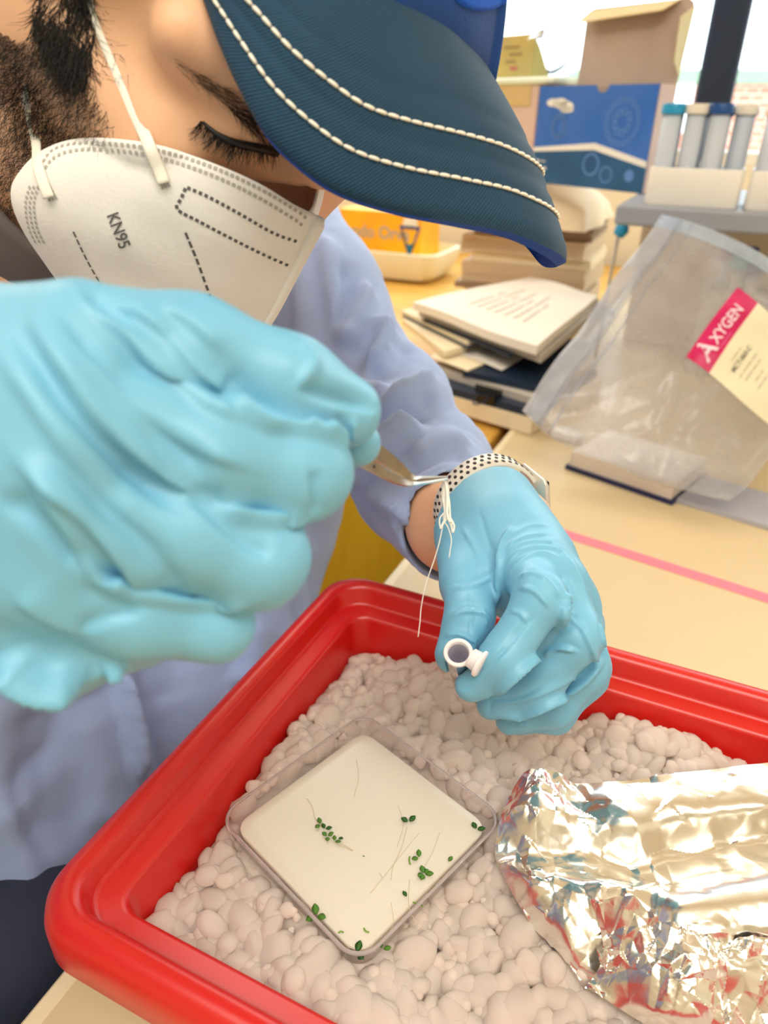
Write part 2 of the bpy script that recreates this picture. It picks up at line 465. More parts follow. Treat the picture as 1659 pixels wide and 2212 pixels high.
# tape
def ribbon(pts, wd, z, name, m):
    pts = np.asarray(pts); T, N, B = frames(pts); S = np.cross(T, (0, 0, 1)); S /= np.linalg.norm(S, axis=1)[:, None]
    up = np.array([0, 0, .0004])
    rings = [[pts[i] - S[i] * wd, pts[i] + S[i] * wd, pts[i] + S[i] * wd + up, pts[i] - S[i] * wd + up] for i in range(len(pts))]
    V, F = loft(rings); return obj(name, V, F, m, smooth=False)
a, b = onz(1180, 1140, .0002), onz(1700, 1306, .0002)
tp = ribbon(spline([a, (a + b) / 2, b + (b - a) * .6], 12), .0085, 0, 'tape_strip', mat('pink_tape', (236, 130, 150), .5, var=.04))
tag(tp, 'pink tape strip stuck across the beige bench', 'tape')
# ---------------------------------------------------------------- shelf and what stands on it
m_shelf = mat('shelf_grey', (150, 156, 168), .5, var=.04)
sh = empty('reagent_shelf', (.4, 1.5, 0), 'grey reagent shelf over the bench under the tube racks', 'shelf')
SZ = .302
MB().box((.647, 1.42, SZ - .014), (.825, .20, .014), bev=.003).build('shelf_board', m_shelf, sh, smooth=False)
MB().box((.647, 1.612, .1445), (.825, .007, .1430)).build('back_panel', mat('panel_beige', (226, 212, 192), .6, var=.05, vscale=6), sh, smooth=False)
MB().box((1.46, 1.41, .1445), (.008, .18, .143)).build('end_panel', m_shelf, sh, smooth=False)
m_rack = mat('white_rack', (240, 236, 228), .4, var=.02, sss=.2)
m_tubeclear = frost('tube_plastic', (232, 242, 255), (244, 250, 255), .35, .2, .05)
m_capb = mat('cap_blue', (24, 96, 170), .35, var=.08); m_capc = mat('cap_cyan', (30, 150, 200), .35, var=.08)
m_caps = [m_capc, m_capb, mat('cap_cream', (226, 220, 206), .4, var=.05), mat('cap_navy', (16, 74, 140), .35, var=.08)]
def conical_tube(c, z0, capm, label, hgt=.115, r=.0137):
    t = empty('conical_tube', (c[0], c[1], z0), label, 'tube', 'conical tubes in the white racks')
    V, F = lathe([(.002, 0), (.004, .001), (r * .9, .014), (r, .017), (r, hgt), (r - .0012, hgt), (r - .0012, .018), (.001, .003)], (c[0], c[1], z0), n=18)
    obj('tube_body', V, F, m_tubeclear, t)
    V, F = lathe([(r + .0005, hgt - .002), (r + .003, hgt - .002), (r + .003, hgt + .009), (r + .002, hgt + .011), (.001, hgt + .011)], (c[0], c[1], z0), n=20)
    obj('cap', V, F, capm, t, sharp=40)
    return t
rk0 = onp(1390, 440, 1, 1.25)
for r_, (x0, words_) in enumerate(((rk0[0], 'beside the blue carton'), (rk0[0] + .14, 'at the frame edge'))):
    rk = empty('tube_rack', (x0 + .064, 1.29, SZ), 'white tube rack %s on the grey shelf' % words_, 'rack', 'white tube racks')
    b = MB()
    cx, cy = x0 + .065, 1.305
    o_, i_ = rrect(.066, .052, .008, 6), rrect(.062, .048, .006, 6)
    rings = [[(cx + p[0] * k, cy + p[1] * k, SZ + z) for p in q] for q, z, k in ((o_, .0, .97), (o_, .003, 1), (o_, .050, .985), (o_, .052, .97), (i_, .052, .98), (i_, .006, 1))]
    V, F = loft(rings, True); b.add(V, F); b.build('rack_body', m_rack, rk, sharp=40)
    g = MB()
    for k in range(1, 4): g.box((x0 + .0325 * k, cy, SZ + .030), (.0015, .048, .018))
    for k in range(1, 3): g.box((cx, 1.305 - .048 + .032 * k, SZ + .030), (.062, .0015, .018))
    g.build('rack_divider', m_rack, rk, smooth=False)
    for ix in range(4):
        for iy in range(3):
            ci = [0, 1, 2, 3, 3, 1, 0, 3, 1, 3, 2, 1][(ix * 3 + iy + 5 * r_) % 12] if iy else [0, 2, 3, 1][(ix + r_) % 4]
            if (ix * 7 + iy * 5 + r_) % 11 == 10: continue
            row = ['front', 'middle', 'rear'][iy]; col_ = ['first', 'second', 'third', 'fourth'][ix]
            cname = ['cyan', 'blue', 'cream', 'navy'][ci]
            conical_tube((x0 + .0165 + .0325 * ix, 1.305 - .032 + .032 * iy), SZ + .006 + RNG.uniform(0, .004), m_caps[ci],
                         '%s capped tube %s of %s row in the rack %s' % (cname, col_, row, words_))
# blue carton with raised lid
m_blue = mat('carton_blue', (36, 104, 196), .45, col2=(58, 112, 200), vscale=14)
m_navy = mat('carton_navy', (20, 78, 128), .45, col2=(30, 92, 140), vscale=14)
m_card = mat('carton_inside', (190, 172, 158), .7, col2=(176, 158, 148), vscale=9)
m_cardl = mat('carton_pink', (214, 190, 180), .6, var=.05, vscale=9)
p0, p1 = onp(1146, 384, 1, 1.55), onp(1386, 421, 1, 1.42)
p0[2] = p1[2] = SZ + .0005
bu = (p1 - p0); bw = np.linalg.norm(bu); bu /= bw; bn = np.array([-bu[1], bu[0], 0]); bz = np.array([0, 0, 1.])
_d1 = (p1 - C_LOC) @ C_FWD
bh = (421 - 222) * _d1 / FPX * 1.03
bd = .045
bc = empty('blue_carton', (p0 + p1) / 2 + bn * bd / 2, 'blue printed carton with its brown lid raised, on the shelf', 'carton')
def BX(u, n, z): return p0 + bu * u + bn * n + bz * z
def panel(P, t, nrm, name, m, parent):
    P = np.array(P); V = np.concatenate([P, P + np.array(nrm) * t]); n = len(P)
    F = [tuple(range(n))[::-1], tuple(range(n, 2 * n))] + [(i, (i + 1) % n, n + (i + 1) % n, n + i) for i in range(n)]
    return obj(name, V, F, m, parent, smooth=False)
nk = bw * .56
notch = [BX(nk + .014 * math.cos(a), 0, bh - .012 * math.sin(a) - .0) for a in np.linspace(0, math.pi, 9)]
panel([BX(0, 0, 0), BX(bw, 0, 0), BX(bw, 0, bh)] + notch + [BX(0, 0, bh)], .0015, bn, 'front_panel', m_blue, bc)
hz0, hz1, hz2 = bh * .355, bh * .415, bh * .27
panel([BX(.0005, -.0006, .0005), BX(bw - .0005, -.0006, .0005), BX(bw - .0005, -.0006, hz2), BX(nk, -.0006, hz1), BX(.0005, -.0006, hz0)], .0005, bn, 'navy_print', m_navy, bc)
panel([BX(.0005, -.0009, hz0 - .004), BX(nk, -.0009, hz1 - .005), BX(bw - .0005, -.0009, hz2 - .004), BX(bw - .0005, -.0009, hz2 + .006), BX(nk, -.0009, hz1 + .006), BX(.0005, -.0009, hz0 + .003)], .0004, bn, 'white_chevron', m_white, bc)
mk = MB()   # pale logo blob and faint ring prints
th = np.linspace(0, 2 * math.pi, 22, endpoint=False)
for cu, cv, ru, rv in ((.145, .835, .058, .040), (.21, .83, .07, .05), (.265, .80, .07, .05), (.28, .765, .06, .028)):
    P = [BX(bw * cu + bw * ru * math.cos(t), -.0012, bh * cv + bh * rv * math.sin(t)) for t in th]; mk.add(P, [tuple(range(22))])
mk.build('pale_logo', m_white, bc, smooth=False)
m_faint = mat('faint_print', (92, 140, 210), .5, var=.1)
mk = MB()
def ringp(cu, cv, r0, r1, n=30):
    P = [BX(bw * cu + bh * r * math.cos(t), -.0011, bh * cv + bh * r * math.sin(t)) for t in np.linspace(0, 2 * math.pi, n, endpoint=False) for r in (r0, r1)]
    return P, [(2 * i, 2 * i + 1, (2 * i + 3) % (2 * n), (2 * i + 2) % (2 * n)) for i in range(n)]
for k in range(20):
    a = 2 * math.pi * k / 20
    mk.add(*ringp(.76 + .205 * math.cos(a) * bh / bw, .66 + .205 * math.sin(a), .018, .030, 10))
for k in range(9):
    a = 2 * math.pi * k / 9
    mk.add(*ringp(.76 + .10 * math.cos(a) * bh / bw, .66 + .10 * math.sin(a), .022, .036, 10))
for k in range(16):
    a = 2 * math.pi * k / 16
    mk.add(*ringp(.22 + .09 * math.cos(a) * bh / bw, .60 + .11 * math.sin(a), .015, .028, 10))
mk.build('ring_print', m_faint, bc, smooth=False)['kind'] = 'stuff'
for q in ((.55, .24, .095, .115), (.69, .15, .07, .085), (.88, .16, .0, .06)): MB().add(*ringp(*q)).build('ring_print', m_faint, bc, smooth=False)
mk = MB()
for k, (u0, v0, ww, hh) in enumerate(((.055, .235, .03, .03), (.11, .235, .04, .012), (.065, .16, .05, .03), (.13, .16, .03, .03))):
    mk.box(BX(bw * u0, -.001, bh * v0), (bw * ww / 2, .0004, bh * hh / 2), [bu, bn, bz])
mk.build('small_print', m_white, bc, smooth=False)
panel([BX(0, 0, 0), BX(0, bd, 0), BX(0, bd, bh), BX(0, 0, bh)], .0015, bu, 'side_panel', m_cardl, bc)
panel([BX(bw, 0, 0), BX(bw, bd, 0), BX(bw, bd, bh), BX(bw, 0, bh)], .0015, -bu, 'side_panel', m_cardl, bc)
panel([BX(0, bd, 0), BX(bw, bd, 0), BX(bw, bd, bh), BX(0, bd, bh)], .0015, -bn, 'back_panel', m_card, bc)
panel([BX(0, 0, .001), BX(bw, 0, .001), BX(bw, bd, .001), BX(0, bd, .001)], .0015, bz, 'bottom_panel', m_card, bc)
lh = .120
def LX(u, z, n=0): return BX(u, bd + .012 * z / lh + n, bh + z)
lid = panel([LX(.05, 0), LX(bw - .002, 0), LX(bw - .002, lh - .02), LX(bw - .006, lh - .006), LX(bw - .018, lh), LX(.056, lh), LX(.046, lh - .006), LX(.044, lh - .020)], .002, bn, 'lid', m_card, bc)
panel([LX(bw - .002, .01), LX(bw + .004, .03, -.030), LX(bw + .004, lh - .03, -.040), LX(bw - .002, lh - .012)], .0015, bu, 'lid_flap', mat('flap_yellow', (214, 200, 150), .6, var=.06), lid)
panel([LX(.05, lh - .004), LX(bw - .03, lh - .002), LX(bw - .04, lh - .018, -.03), LX(.05, lh - .024, -.03)], .0015, bz, 'tuck_flap', mat('flap_tan', (206, 182, 128), .6, var=.06), lid)
# open kit box and carton beside it
q0 = p0 - bu * .012 + bn * .012
kb = empty('beige_carton', q0 - bu * .09 + bn * .1, 'beige pink carton with tan flap beside the blue carton', 'carton')
KH = bh * 1.02
MB().box(q0 - bu * .10 + bn * .09 + bz * KH / 2, (.098, .09, KH / 2), [bu, bn, bz], bev=.002).build('carton_body', m_cardl, kb, smooth=False)
MB().box(q0 - bu * .095 - bn * .001 + bz * (KH - .018), (.075, .001, .018), [bu, bn, bz], bev=.0005).build('tan_flap', mat('flap_tan', (206, 182, 128)), kb, smooth=False)
kz = SZ + KH + .001
ct = empty('plastic_tray', np.array([q0[0], q0[1], 0]) - bu * .07 + bn * .08 + bz * kz, 'pale green plastic tray with lifted sheet on the beige carton', 'tray')
m_mint = mat('mint_plastic', (226, 240, 226), .3, var=.04, sss=.3)
base = np.array([q0[0], q0[1], kz])
MB().box(base - bu * .075 + bn * .07 + bz * .006, (.115, .075, .006), [bu, bn, bz], bev=.003).build('tray_base', m_mint, ct, smooth=False)
gsh = []
for u in np.linspace(0, 1, 14):
    for v in np.linspace(0, 1, 8):
        gsh.append(base + bu * (-.055 + .10 * u) + bn * (.01 + .12 * v) + bz * (.013 + .060 * (1 - u) ** 1.4 + .022 * math.sin(u * 6 + v * 4) * (1 - u * .4)))
obj('crumpled_sheet', gsh, grid_faces(14, 8), film('mint_film', (236, 250, 244), .35, .2), ct)
kit = empty('yellow_kit_box', base - bu * .12 + bn * .06 + bz * .013, 'mustard yellow kit box with faded print in the green tray', 'box')
MB().box(base - bu * .122 + bn * .07 + bz * .050, (.058, .03, .037), [bu, bn, bz], bev=.002).build('box_body', mat('mustard_card', (196, 176, 104), .6, col2=(184, 170, 110), vscale=12), kit, smooth=False)
b = MB()
for k in range(3): b.box(base - bu * (.125 - .012 * (k % 2)) + bn * .0395 + bz * (.066 - .012 * k), (.022 - .004 * k, .0004, .0022), [bu, bn, bz])
b.build('faded_print', mat('faded_ink', (150, 132, 90), .7), kit, smooth=False)
MB().box(base - bu * .115 + bn * .0395 + bz * .030, (.010, .0004, .003), [bu, bn, bz]).build('red_mark', mat('faded_red', (190, 110, 110), .7), kit, smooth=False)
# ---------------------------------------------------------------- paper piles
m_paper = mat('paper_white', (240, 234, 224), .7, var=.02, vscale=20)
m_cream = mat('paper_cream', (232, 218, 186), .7, var=.03, vscale=20)
m_grey = mat('paper_grey', (188, 182, 172), .7, var=.05, vscale=20)
m_navyf = mat('folder_navy', (28, 44, 66), .4, var=.1)
m_red = mat('print_red', (200, 80, 60), .6)
m_ink = mat('faint_ink', (196, 188, 176), .7)
def slab(name, corners_px, ztop, th_, m, label, group, cat='paper', jit=.0012, curl=0.0, n=9):
    """a thin booklet whose seen top corners lie at height ztop; edges slightly uneven, corners curled"""
    c = np.array([onz(x, y, ztop) for x, y in corners_px])
    rings = []
    for s_ in (-1, 0, 1):
        pass
    us = np.linspace(0, 1, n)
    top = []
    for u in us:
        for v in us:
            p = c[0] * (1 - u) * (1 - v) + c[1] * u * (1 - v) + c[2] * u * v + c[3] * (1 - u) * v
            e = max(abs(u - .5), abs(v - .5)) * 2
            p = p + np.array([0, 0, curl * (e ** 4) * (.5 + .5 * math.sin(7 * u + 5 * v))])
            top.append(p)
    top = np.array(top); bot = top - np.array([0, 0, th_])
    V = np.concatenate([top, bot]); N_ = n * n
    F = [(a, d, c_, b) for a, b, c_, d in grid_faces(n, n)]
    F2 = [(a + N_, b + N_, c_ + N_, d + N_) for a, b, c_, d in grid_faces(n, n)]
    edge = [i * n for i in range(n)] + [(n - 1) * n + j for j in range(1, n)] + [i * n + n - 1 for i in range(n - 2, -1, -1)] + [j for j in range(n - 2, 0, -1)]
    F3 = [(edge[k], edge[(k + 1) % len(edge)], edge[(k + 1) % len(edge)] + N_, edge[k] + N_) for k in range(len(edge))]
    o = obj(name, V, F + F2 + F3, m, smooth=False)
    bm = bmesh.new(); bm.from_mesh(o.data); bmesh.ops.recalc_face_normals(bm, faces=bm.faces); bm.to_mesh(o.data); bm.free()
    return tag(o, label, cat, group)
GP = 'papers in the near pile'
PZ = .118
top = slab('paper_pad', [(892, 655), (1160, 752), (1292, 640), (1146, 598)], PZ, .014, m_paper, 'white printed pad lying on top of the near paper pile', GP, curl=.004)
_pc = [onz(x, y, PZ + .001) for x, y in ((980, 655), (1150, 712), (1235, 640), (1130, 612))]
b = MB()
for k in range(7):
    t = .12 + .12 * k
    for s0, s1 in ((.1, .45), (.5, .62 + .2 * (k % 2))):
        A = _pc[0] * (1 - t) + _pc[1] * t; B = _pc[3] * (1 - t) + _pc[2] * t
        P0, P1 = A + (B - A) * s0, A + (B - A) * s1; d = (P1 - P0) / np.linalg.norm(P1 - P0); n_ = np.array([-d[1], d[0], 0])
        b.box((P0 + P1) / 2, (np.linalg.norm(P1 - P0) / 2, .0014, .0003), [d, n_, bz])
b.build('printed_line', m_ink, top, smooth=False)
slab('paper_pad', [(905, 668), (1170, 768), (1308, 652), (1165, 606)], PZ - .0142, .012, m_grey, 'grey edged pad second from the top of the near paper pile', GP)
slab('paper_folder', [(912, 690), (1100, 768), (1330, 672), (1160, 620)], PZ - .0266, .003, m_navyf, 'thin dark folder under the grey edged pad in the pile', GP)
slab('paper_booklet', [(866, 670), (1010, 738), (1240, 680), (1080, 630)], PZ - .030, .007, m_cream, 'cream booklet sticking out at the pile corner by the sleeve', GP)
slab('paper_folder', [(868, 682), (1010, 752), (1240, 690), (1080, 640)], PZ - .0374, .002, m_navyf, 'dark sheet under the cream booklet in the pile', GP)
slab('paper_booklet', [(870, 690), (960, 760), (1180, 700), (1060, 650)], PZ - .0398, .010, m_cream, 'cream booklet with a red corner mark in the near pile', GP)
c_ = onz(936, 748, PZ - .046); 
slab('loose_sheet', [(960, 750), (1084, 798), (1200, 730), (1080, 690)], PZ - .0502, .0008, m_paper, 'white sheet with pointed corner hanging from the middle of the pile', GP, curl=-.0015)
slab('loose_sheet', [(930, 770), (1010, 800), (1160, 740), (1040, 700)], PZ - .053, .002, m_cream, 'cream sheet below the hanging white sheet in the pile', GP)
slab('paper_folder', [(1000, 800), (1165, 836), (1270, 740), (1120, 710)], PZ - .0556, .010, m_navyf, 'dark blue folder lowest but four in the near pile', GP)
slab('paper_booklet', [(930, 790), (1150, 858), (1290, 780), (1060, 720)], PZ - .066, .012, m_grey, 'grey booklet above the clipped binder in the pile', GP)
bn1 = slab('clip_binder', [(940, 828), (1160, 888), (1290, 800), (1060, 750)], PZ - .0785, .012, m_navyf, 'dark binder held by a black clip in the near pile', GP, 'binder')
slab('paper_booklet', [(920, 840), (1150, 905), (1300, 820), (1060, 760)], PZ - .091, .0255, m_cream, 'thick cream booklet at the bottom of the near pile', GP)
cc = onz(1052, 850, PZ - .073)
d = onz(1080, 858, PZ - .073) - onz(1020, 842, PZ - .073); d /= np.linalg.norm(d); n_ = np.array([-d[1], d[0], 0])
V, F = loft([[cc + d * x + n_ * (y + .004) + bz * z for y, z in ((-.010, -.013), (-.013, 0), (-.010, .013), (.012, .004), (.012, -.004))] for x in (-.018, -.017, .017, .018)])
cl = obj('binder_clip', V, F, mat('black_clip', (14, 16, 22), .3), smooth=False); tag(cl, 'black binder clip gripping the dark binder in the near pile', 'clip')
for s_ in (1, -1):
    q = cc + n_ * -.012
    MB().tube(spline([q + d * .010 + bz * .002 * s_, q + d * .008 - n_ * .012 + bz * .006 * s_, q - n_ * .022 + bz * .008 * s_, q - d * .008 - n_ * .012 + bz * .006 * s_, q - d * .010 + bz * .002 * s_], 14), .0012, 6).build('clip_wire', m_dark, cl)
# red mark on booklet
V, F = boxmesh(c_ - n_ * .002, (.012, .002, .003), [d, n_, bz]); 
# rear pile: folders and papers beyond the cap
GR = 'papers in the rear pile'
rl = ['lowest', 'second lowest', 'third lowest', 'fourth lowest', 'fifth lowest', 'sixth lowest', 'seventh lowest', 'topmost']
m_tan = mat('folder_tan', (206, 184, 156), .65, var=.05, vscale=14); m_brn = mat('folder_brown', (150, 126, 106), .65, var=.08, vscale=14)
o0 = onz(985, 612, .0); o1 = onz(1255, 612, 0); ru = (o1 - o0); ru[2] = 0; rw = np.linalg.norm(ru); 
# place the pile nearer so it stands on the bench behind the near pile
_zr = [0]
R0, R1 = onp(992, 600, 1, 1.60), onp(1262, 600, 1, 1.60)
ru = R1 - R0; ru[2] = 0; rw = np.linalg.norm(ru); ru /= rw; rn = np.array([-ru[1], ru[0], 0])
zz = 0.0
tot = onp(1100, 484, 1, 1.60)[2]
hs = np.array([.10, .08, .16, .06, .20, .10, .16, .14]); hs = hs / hs.sum() * tot
for k in range(8):
    off = [.0, -.010, .006, -.012, .0, .010, -.004, .006][k]; wd_ = rw * [.98, 1.0, .97, 1.03, 1.0, .94, .98, .92][k]
    c = np.array([R0[0], R0[1], 0]) + ru * (rw / 2 + off) + rn * (.125 + off) + bz * (zz + hs[k] / 2)
    a_ = [.03, -.05, .02, .06, -.02, .04, -.03, .05][k] * .6; u2 = ru * math.cos(a_) + rn * math.sin(a_); n2 = np.cross(bz, u2)
    bb = MB()
    lay = max(1, int(hs[k] / .006))
    for j in range(lay):
        bb.box(c + bz * (hs[k] * ((j + .5) / lay - .5)) + u2 * RNG.uniform(-.003, .003) + n2 * RNG.uniform(-.003, .003), (wd_ / 2, .11, hs[k] / lay / 2), [u2, n2, bz])
    o = bb.build('paper_folder', [m_brn, m_cream, m_tan, m_brn, m_tan, m_cream, m_tan, m_brn][k], smooth=False)
    tag(o, '%s folder of papers in the blurred rear pile, %s' % (['brown', 'cream', 'tan', 'brown', 'tan', 'cream', 'tan', 'brown'][k], rl[k]), 'folder', GR)
    zz += hs[k] + .0003
# cream paper bag between rear pile and carton
us, vs = 26, 16
V = []
cb0 = np.array([R0[0], R0[1], 0]) + ru * (rw * .47) + rn * .085
for i in range(us):
    for j in range(vs):
        u, v = i / (us - 1), j / (vs - 1)
        e = (math.sin(math.pi * min(max(u, .0), 1)) ** .25) * (math.sin(math.pi * v) ** .25)
        z = zz + .001 + (SZ - .001 - zz - .001) * e
        V.append(cb0 + ru * (u - .5) * (rw * 1.10) + rn * (v - .5) * .30 + bz * z + ru * .006 * math.sin(9 * v + 4 * u) * (1 - e))
V = np.array(V); V2 = V.copy(); V2[:, 2] = zz + .0004
n0 = len(V)
F = [(a, d_, c2, b2) for a, b2, c2, d_ in grid_faces(us, vs)] + [(a + n0, b2 + n0, c2 + n0, d_ + n0) for a, b2, c2, d_ in grid_faces(us, vs)]
edge = [i * vs for i in range(us)] + [(us - 1) * vs + j for j in range(1, vs)] + [i * vs + vs - 1 for i in range(us - 2, -1, -1)] + [j for j in range(vs - 2, 0, -1)]
F += [(edge[k], edge[k] + n0, edge[(k + 1) % len(edge)] + n0, edge[(k + 1) % len(edge)]) for k in range(len(edge))]
tag(obj('paper_bag', np.concatenate([V, V2]), F, mat('kraft_cream', (236, 216, 184), .7, var=.05, vscale=30, bump=.3, bscale=60), smooth=True, sharp=50), 'soft cream paper bag on the rear paper pile, carrying the blue carton', 'bag')
# yellow box in a white foam tray
m_foam = mat('foam_white', (236, 232, 208), .6, var=.02, vscale=20, bump=.1, bscale=300)
T0 = np.array([*onz(846, 612, 0)[:2], 0.]) + np.array([0, .10, 0]); 
ft = empty('foam_tray', T0, 'off white foam tray under the yellow box on the oak bench', 'tray')
def ringR(hx, hy, r, z, c, ang):
    ca, sa = math.cos(ang), math.sin(ang)
    return np.array([[c[0] + p[0] * ca - p[1] * sa, c[1] + p[0] * sa + p[1] * ca, z] for p in rrect(hx, hy, r, 8)])
zt = .0005
ang = math.radians(0)
V, F = loft([ringR(a, a * .66, a * .25, z, T0 + np.array([-.075, .06, 0]), ang) for a, z in ((.158, .0), (.174, .02), (.186, .062), (.186, .072), (.176, .074), (.170, .064), (.164, .034), (.14, .028))], True)
V[:, 2] += zt
obj('tray_body', V, F, m_foam, ft, sharp=50)
yb = empty('yellow_box', T0 + np.array([-.075, .06, zt + .0292]), 'orange yellow tissue box with blue triangle print standing in the foam tray', 'box')
m_yel = mat('carton_yellow', (250, 176, 40), .5, col2=(255, 196, 20), vscale=10)
yc = T0 + np.array([-.085, .065, zt + .0292]); YHX, YHY, YHZ = .130, .075, .072
MB().box(yc + bz * YHZ, (YHX, YHY, YHZ), bev=.002).build('box_body', m_yel, yb, smooth=False)
fy = yc[1] - YHY - .0006
def fp(x, z): return np.array([yc[0] + x * 1.24, fy, yc[2] + z * 1.24])
V = [fp(.052, .090), fp(.105, .090), fp(.079, .016), fp(.060, .083), fp(.097, .083), fp(.079, .028)]
obj('blue_triangle', V, [(0, 1, 4, 3), (1, 2, 5, 4), (2, 0, 3, 5)], mat('print_blue', (40, 76, 150), .5), yb, smooth=False)
obj('teal_drop', [fp(.066, .055), fp(.079, .050), fp(.093, .055), fp(.079, .026)], [(0, 3, 2, 1)], mat('print_teal', (40, 130, 170), .5), yb, smooth=False)
obj('white_mark', [fp(.060, .088), fp(.098, .088), fp(.095, .110), fp(.064, .108)], [(0, 1, 2, 3)], m_white, yb, smooth=False)
V, F = lettering('Wuodo Orva', fp(-.025, .070), (1, 0, 0), (0, 0, 1), .046, .0014)
b = MB(); b.add(V, F); V, F = lettering('--- --', fp(.030, .026), (1, 0, 0), (0, 0, 1), .025, .0010); b.add(V, F)
b.build('grey_lettering', mat('print_grey', (176, 170, 160), .6), yb, smooth=False)
# ---------------------------------------------------------------- things by the zip bag
m_nb = mat('notebook_navy', (30, 38, 86), .4, var=.06); m_pages = mat('page_edges', (226, 218, 208), .7, var=.05, vscale=200, stretch=(1, 1, 8))
nb = empty('notebook', onz(1360, 1000, 0), 'navy covered notebook with white page block under the clear bag', 'notebook')
def block(c4, z0, z1, name, m, parent):
    P = [np.array([p[0], p[1], z0]) for p in c4] + [np.array([p[0], p[1], z1]) for p in c4]
    return obj(name, P, [(3, 2, 1, 0), (4, 5, 6, 7), (0, 1, 5, 4), (1, 2, 6, 5), (2, 3, 7, 6), (3, 0, 4, 7)], m, parent, smooth=False)
n0_, n1_ = onz(1220, 1013, .0), onz(1400, 1075, .0)
nu = n1_ - n0_; nu /= np.linalg.norm(nu); nn = np.array([-nu[1], nu[0], 0])
def NQ(u0, u1, v0, v1): return [n0_ + nu * u0 + nn * v0, n0_ + nu * u1 + nn * v0, n0_ + nu * u1 + nn * v1, n0_ + nu * u0 + nn * v1]
block(NQ(0, .15, 0, .11), .0, .006, 'cover', m_nb, nb)
block(NQ(.004, .146, .003, .107), .006, .026, 'page_block', m_pages, nb)
block(NQ(.006, .146, .006, .107), .0262, .0275, 'white_sheet', m_paper, nb)
e0 = onz(1225, 950, .0)
tag(MB().box(e0 + bz * .008, (.022, .011, .008), [nu, nn, bz], bev=.004).build('eraser', m_white, smooth=True, sharp=40), 'small white eraser behind the navy notebook', 'eraser')
g0, g1 = onz(1440, 1080, .0), onz(1659, 1146, .0)
gu = g1 - g0; gu /= np.linalg.norm(gu); gn = np.array([-gu[1], gu[0], 0])
gp = [g0 - gu * .02, g0 + gu * .34, g0 + gu * .34 + gn * .09, g0 - gu * .02 + gn * .09]
tag(block(gp, .0004, .006, 'grey_pad', mat('pad_grey', (176, 178, 190), .5, var=.05), None), 'flat grey pad on the bench under the clear bag', 'pad')
# zip bag
m_film = film('clear_film', (252, 252, 253), .27, .26, .10, (236, 238, 246))
m_zip = film('zip_film', (226, 234, 246), .42, .25, .10, (232, 238, 250))
bag = empty('zip_bag', onz(1480, 1090, 0), 'clear zip bag with crimson label leaning on the notebook', 'bag')
A_, B_, C_, D_ = (1428, 464, .98), (1128, 882, .93), (1568, 1108, .855), (1850, 740, .95)
NU, NV = 44, 44
def bagp(u, v, side):
    x = (1 - u) * ((1 - v) * A_[0] + v * B_[0]) + u * ((1 - v) * D_[0] + v * C_[0])
    y = (1 - u) * ((1 - v) * A_[1] + v * B_[1]) + u * ((1 - v) * D_[1] + v * C_[1])
    d_ = (1 - u) * ((1 - v) * A_[2] + v * B_[2]) + u * ((1 - v) * D_[2] + v * C_[2])
    # outline: lower edge bows down, upper edge bows up
    e = 4 * u * (1 - u)
    x += -12 * e * v; y += 22 * e * v + 4 * math.sin(9 * u) * v * 3
    y += (-40 * e * (1 - v)); x += 26 * e * (1 - v)
    y += 5 * math.sin(14 * v) * (1 - u); 
    pil = (math.sin(math.pi * min(1, u * 1.02)) ** .55) * (math.sin(math.pi * v) ** .6)
    wr = .004 * math.sin(16 * u + 9 * v + 3 * math.sin(7 * v)) + .0035 * math.sin(23 * (u - .5) * (v + .4) + 1.7) + .0022 * math.sin(40 * u * v + 12 * v)
    fold = .022 * math.exp(-(((u - .46 - .38 * (v - .55)) / .035) ** 2)) * max(0, min(1, (v - .42) * 4)) + .014 * math.exp(-(((u - .62 - .2 * (v - .5)) / .03) ** 2)) * max(0, min(1, (v - .45) * 4))
    fold += .008 * math.exp(-(((v - .90 - .05 * math.sin(8 * u)) / .03) ** 2)) * min(1, u * 2)
    d2 = d_ + (-.030 * pil - (wr + fold) * (pil ** .5) if side == 0 else .045 * pil + .005 * math.sin(12 * u + 5 * v))
    p = at(x, y, d2)
    if p[2] < .032: p[2] = .032 + (p[2] - .032) * .12 if p[2] > -.2 else .012
    return p
for side, nm in ((0, 'front_film'), (1, 'rear_film')):
    V = [bagp(u, v, side) for u in np.linspace(0, 1, NU) for v in np.linspace(0, 1, NV)]
    obj(nm, V, grid_faces(NU, NV), m_film, bag)
# zip strip and header along the opening
for (u0, u1, nm) in ((.0, .075, 'zip_header'),):
    V = [bagp(u, v, 0) - C_FWD * .0015 for u in np.linspace(u0, u1, 6) for v in np.linspace(0, 1, 40)]
    obj(nm, V, grid_faces(6, 40), m_zip, bag)
for u_ in (.078, .090, .135):
    MB().tube([bagp(u_, v, 0) - C_FWD * .001 for v in np.linspace(.005, .995, 50)], .0011, 6).build('zip_rib', m_zip, bag)
V = [bagp(u, v, 0) - C_FWD * .0016 for u in np.linspace(.0, 1, 60) for v in np.linspace(0, .05, 5)]
obj('side_seam', V, grid_faces(60, 5), film('seam_film', (214, 230, 252), .62, .3, .12, (216, 234, 255)), bag)
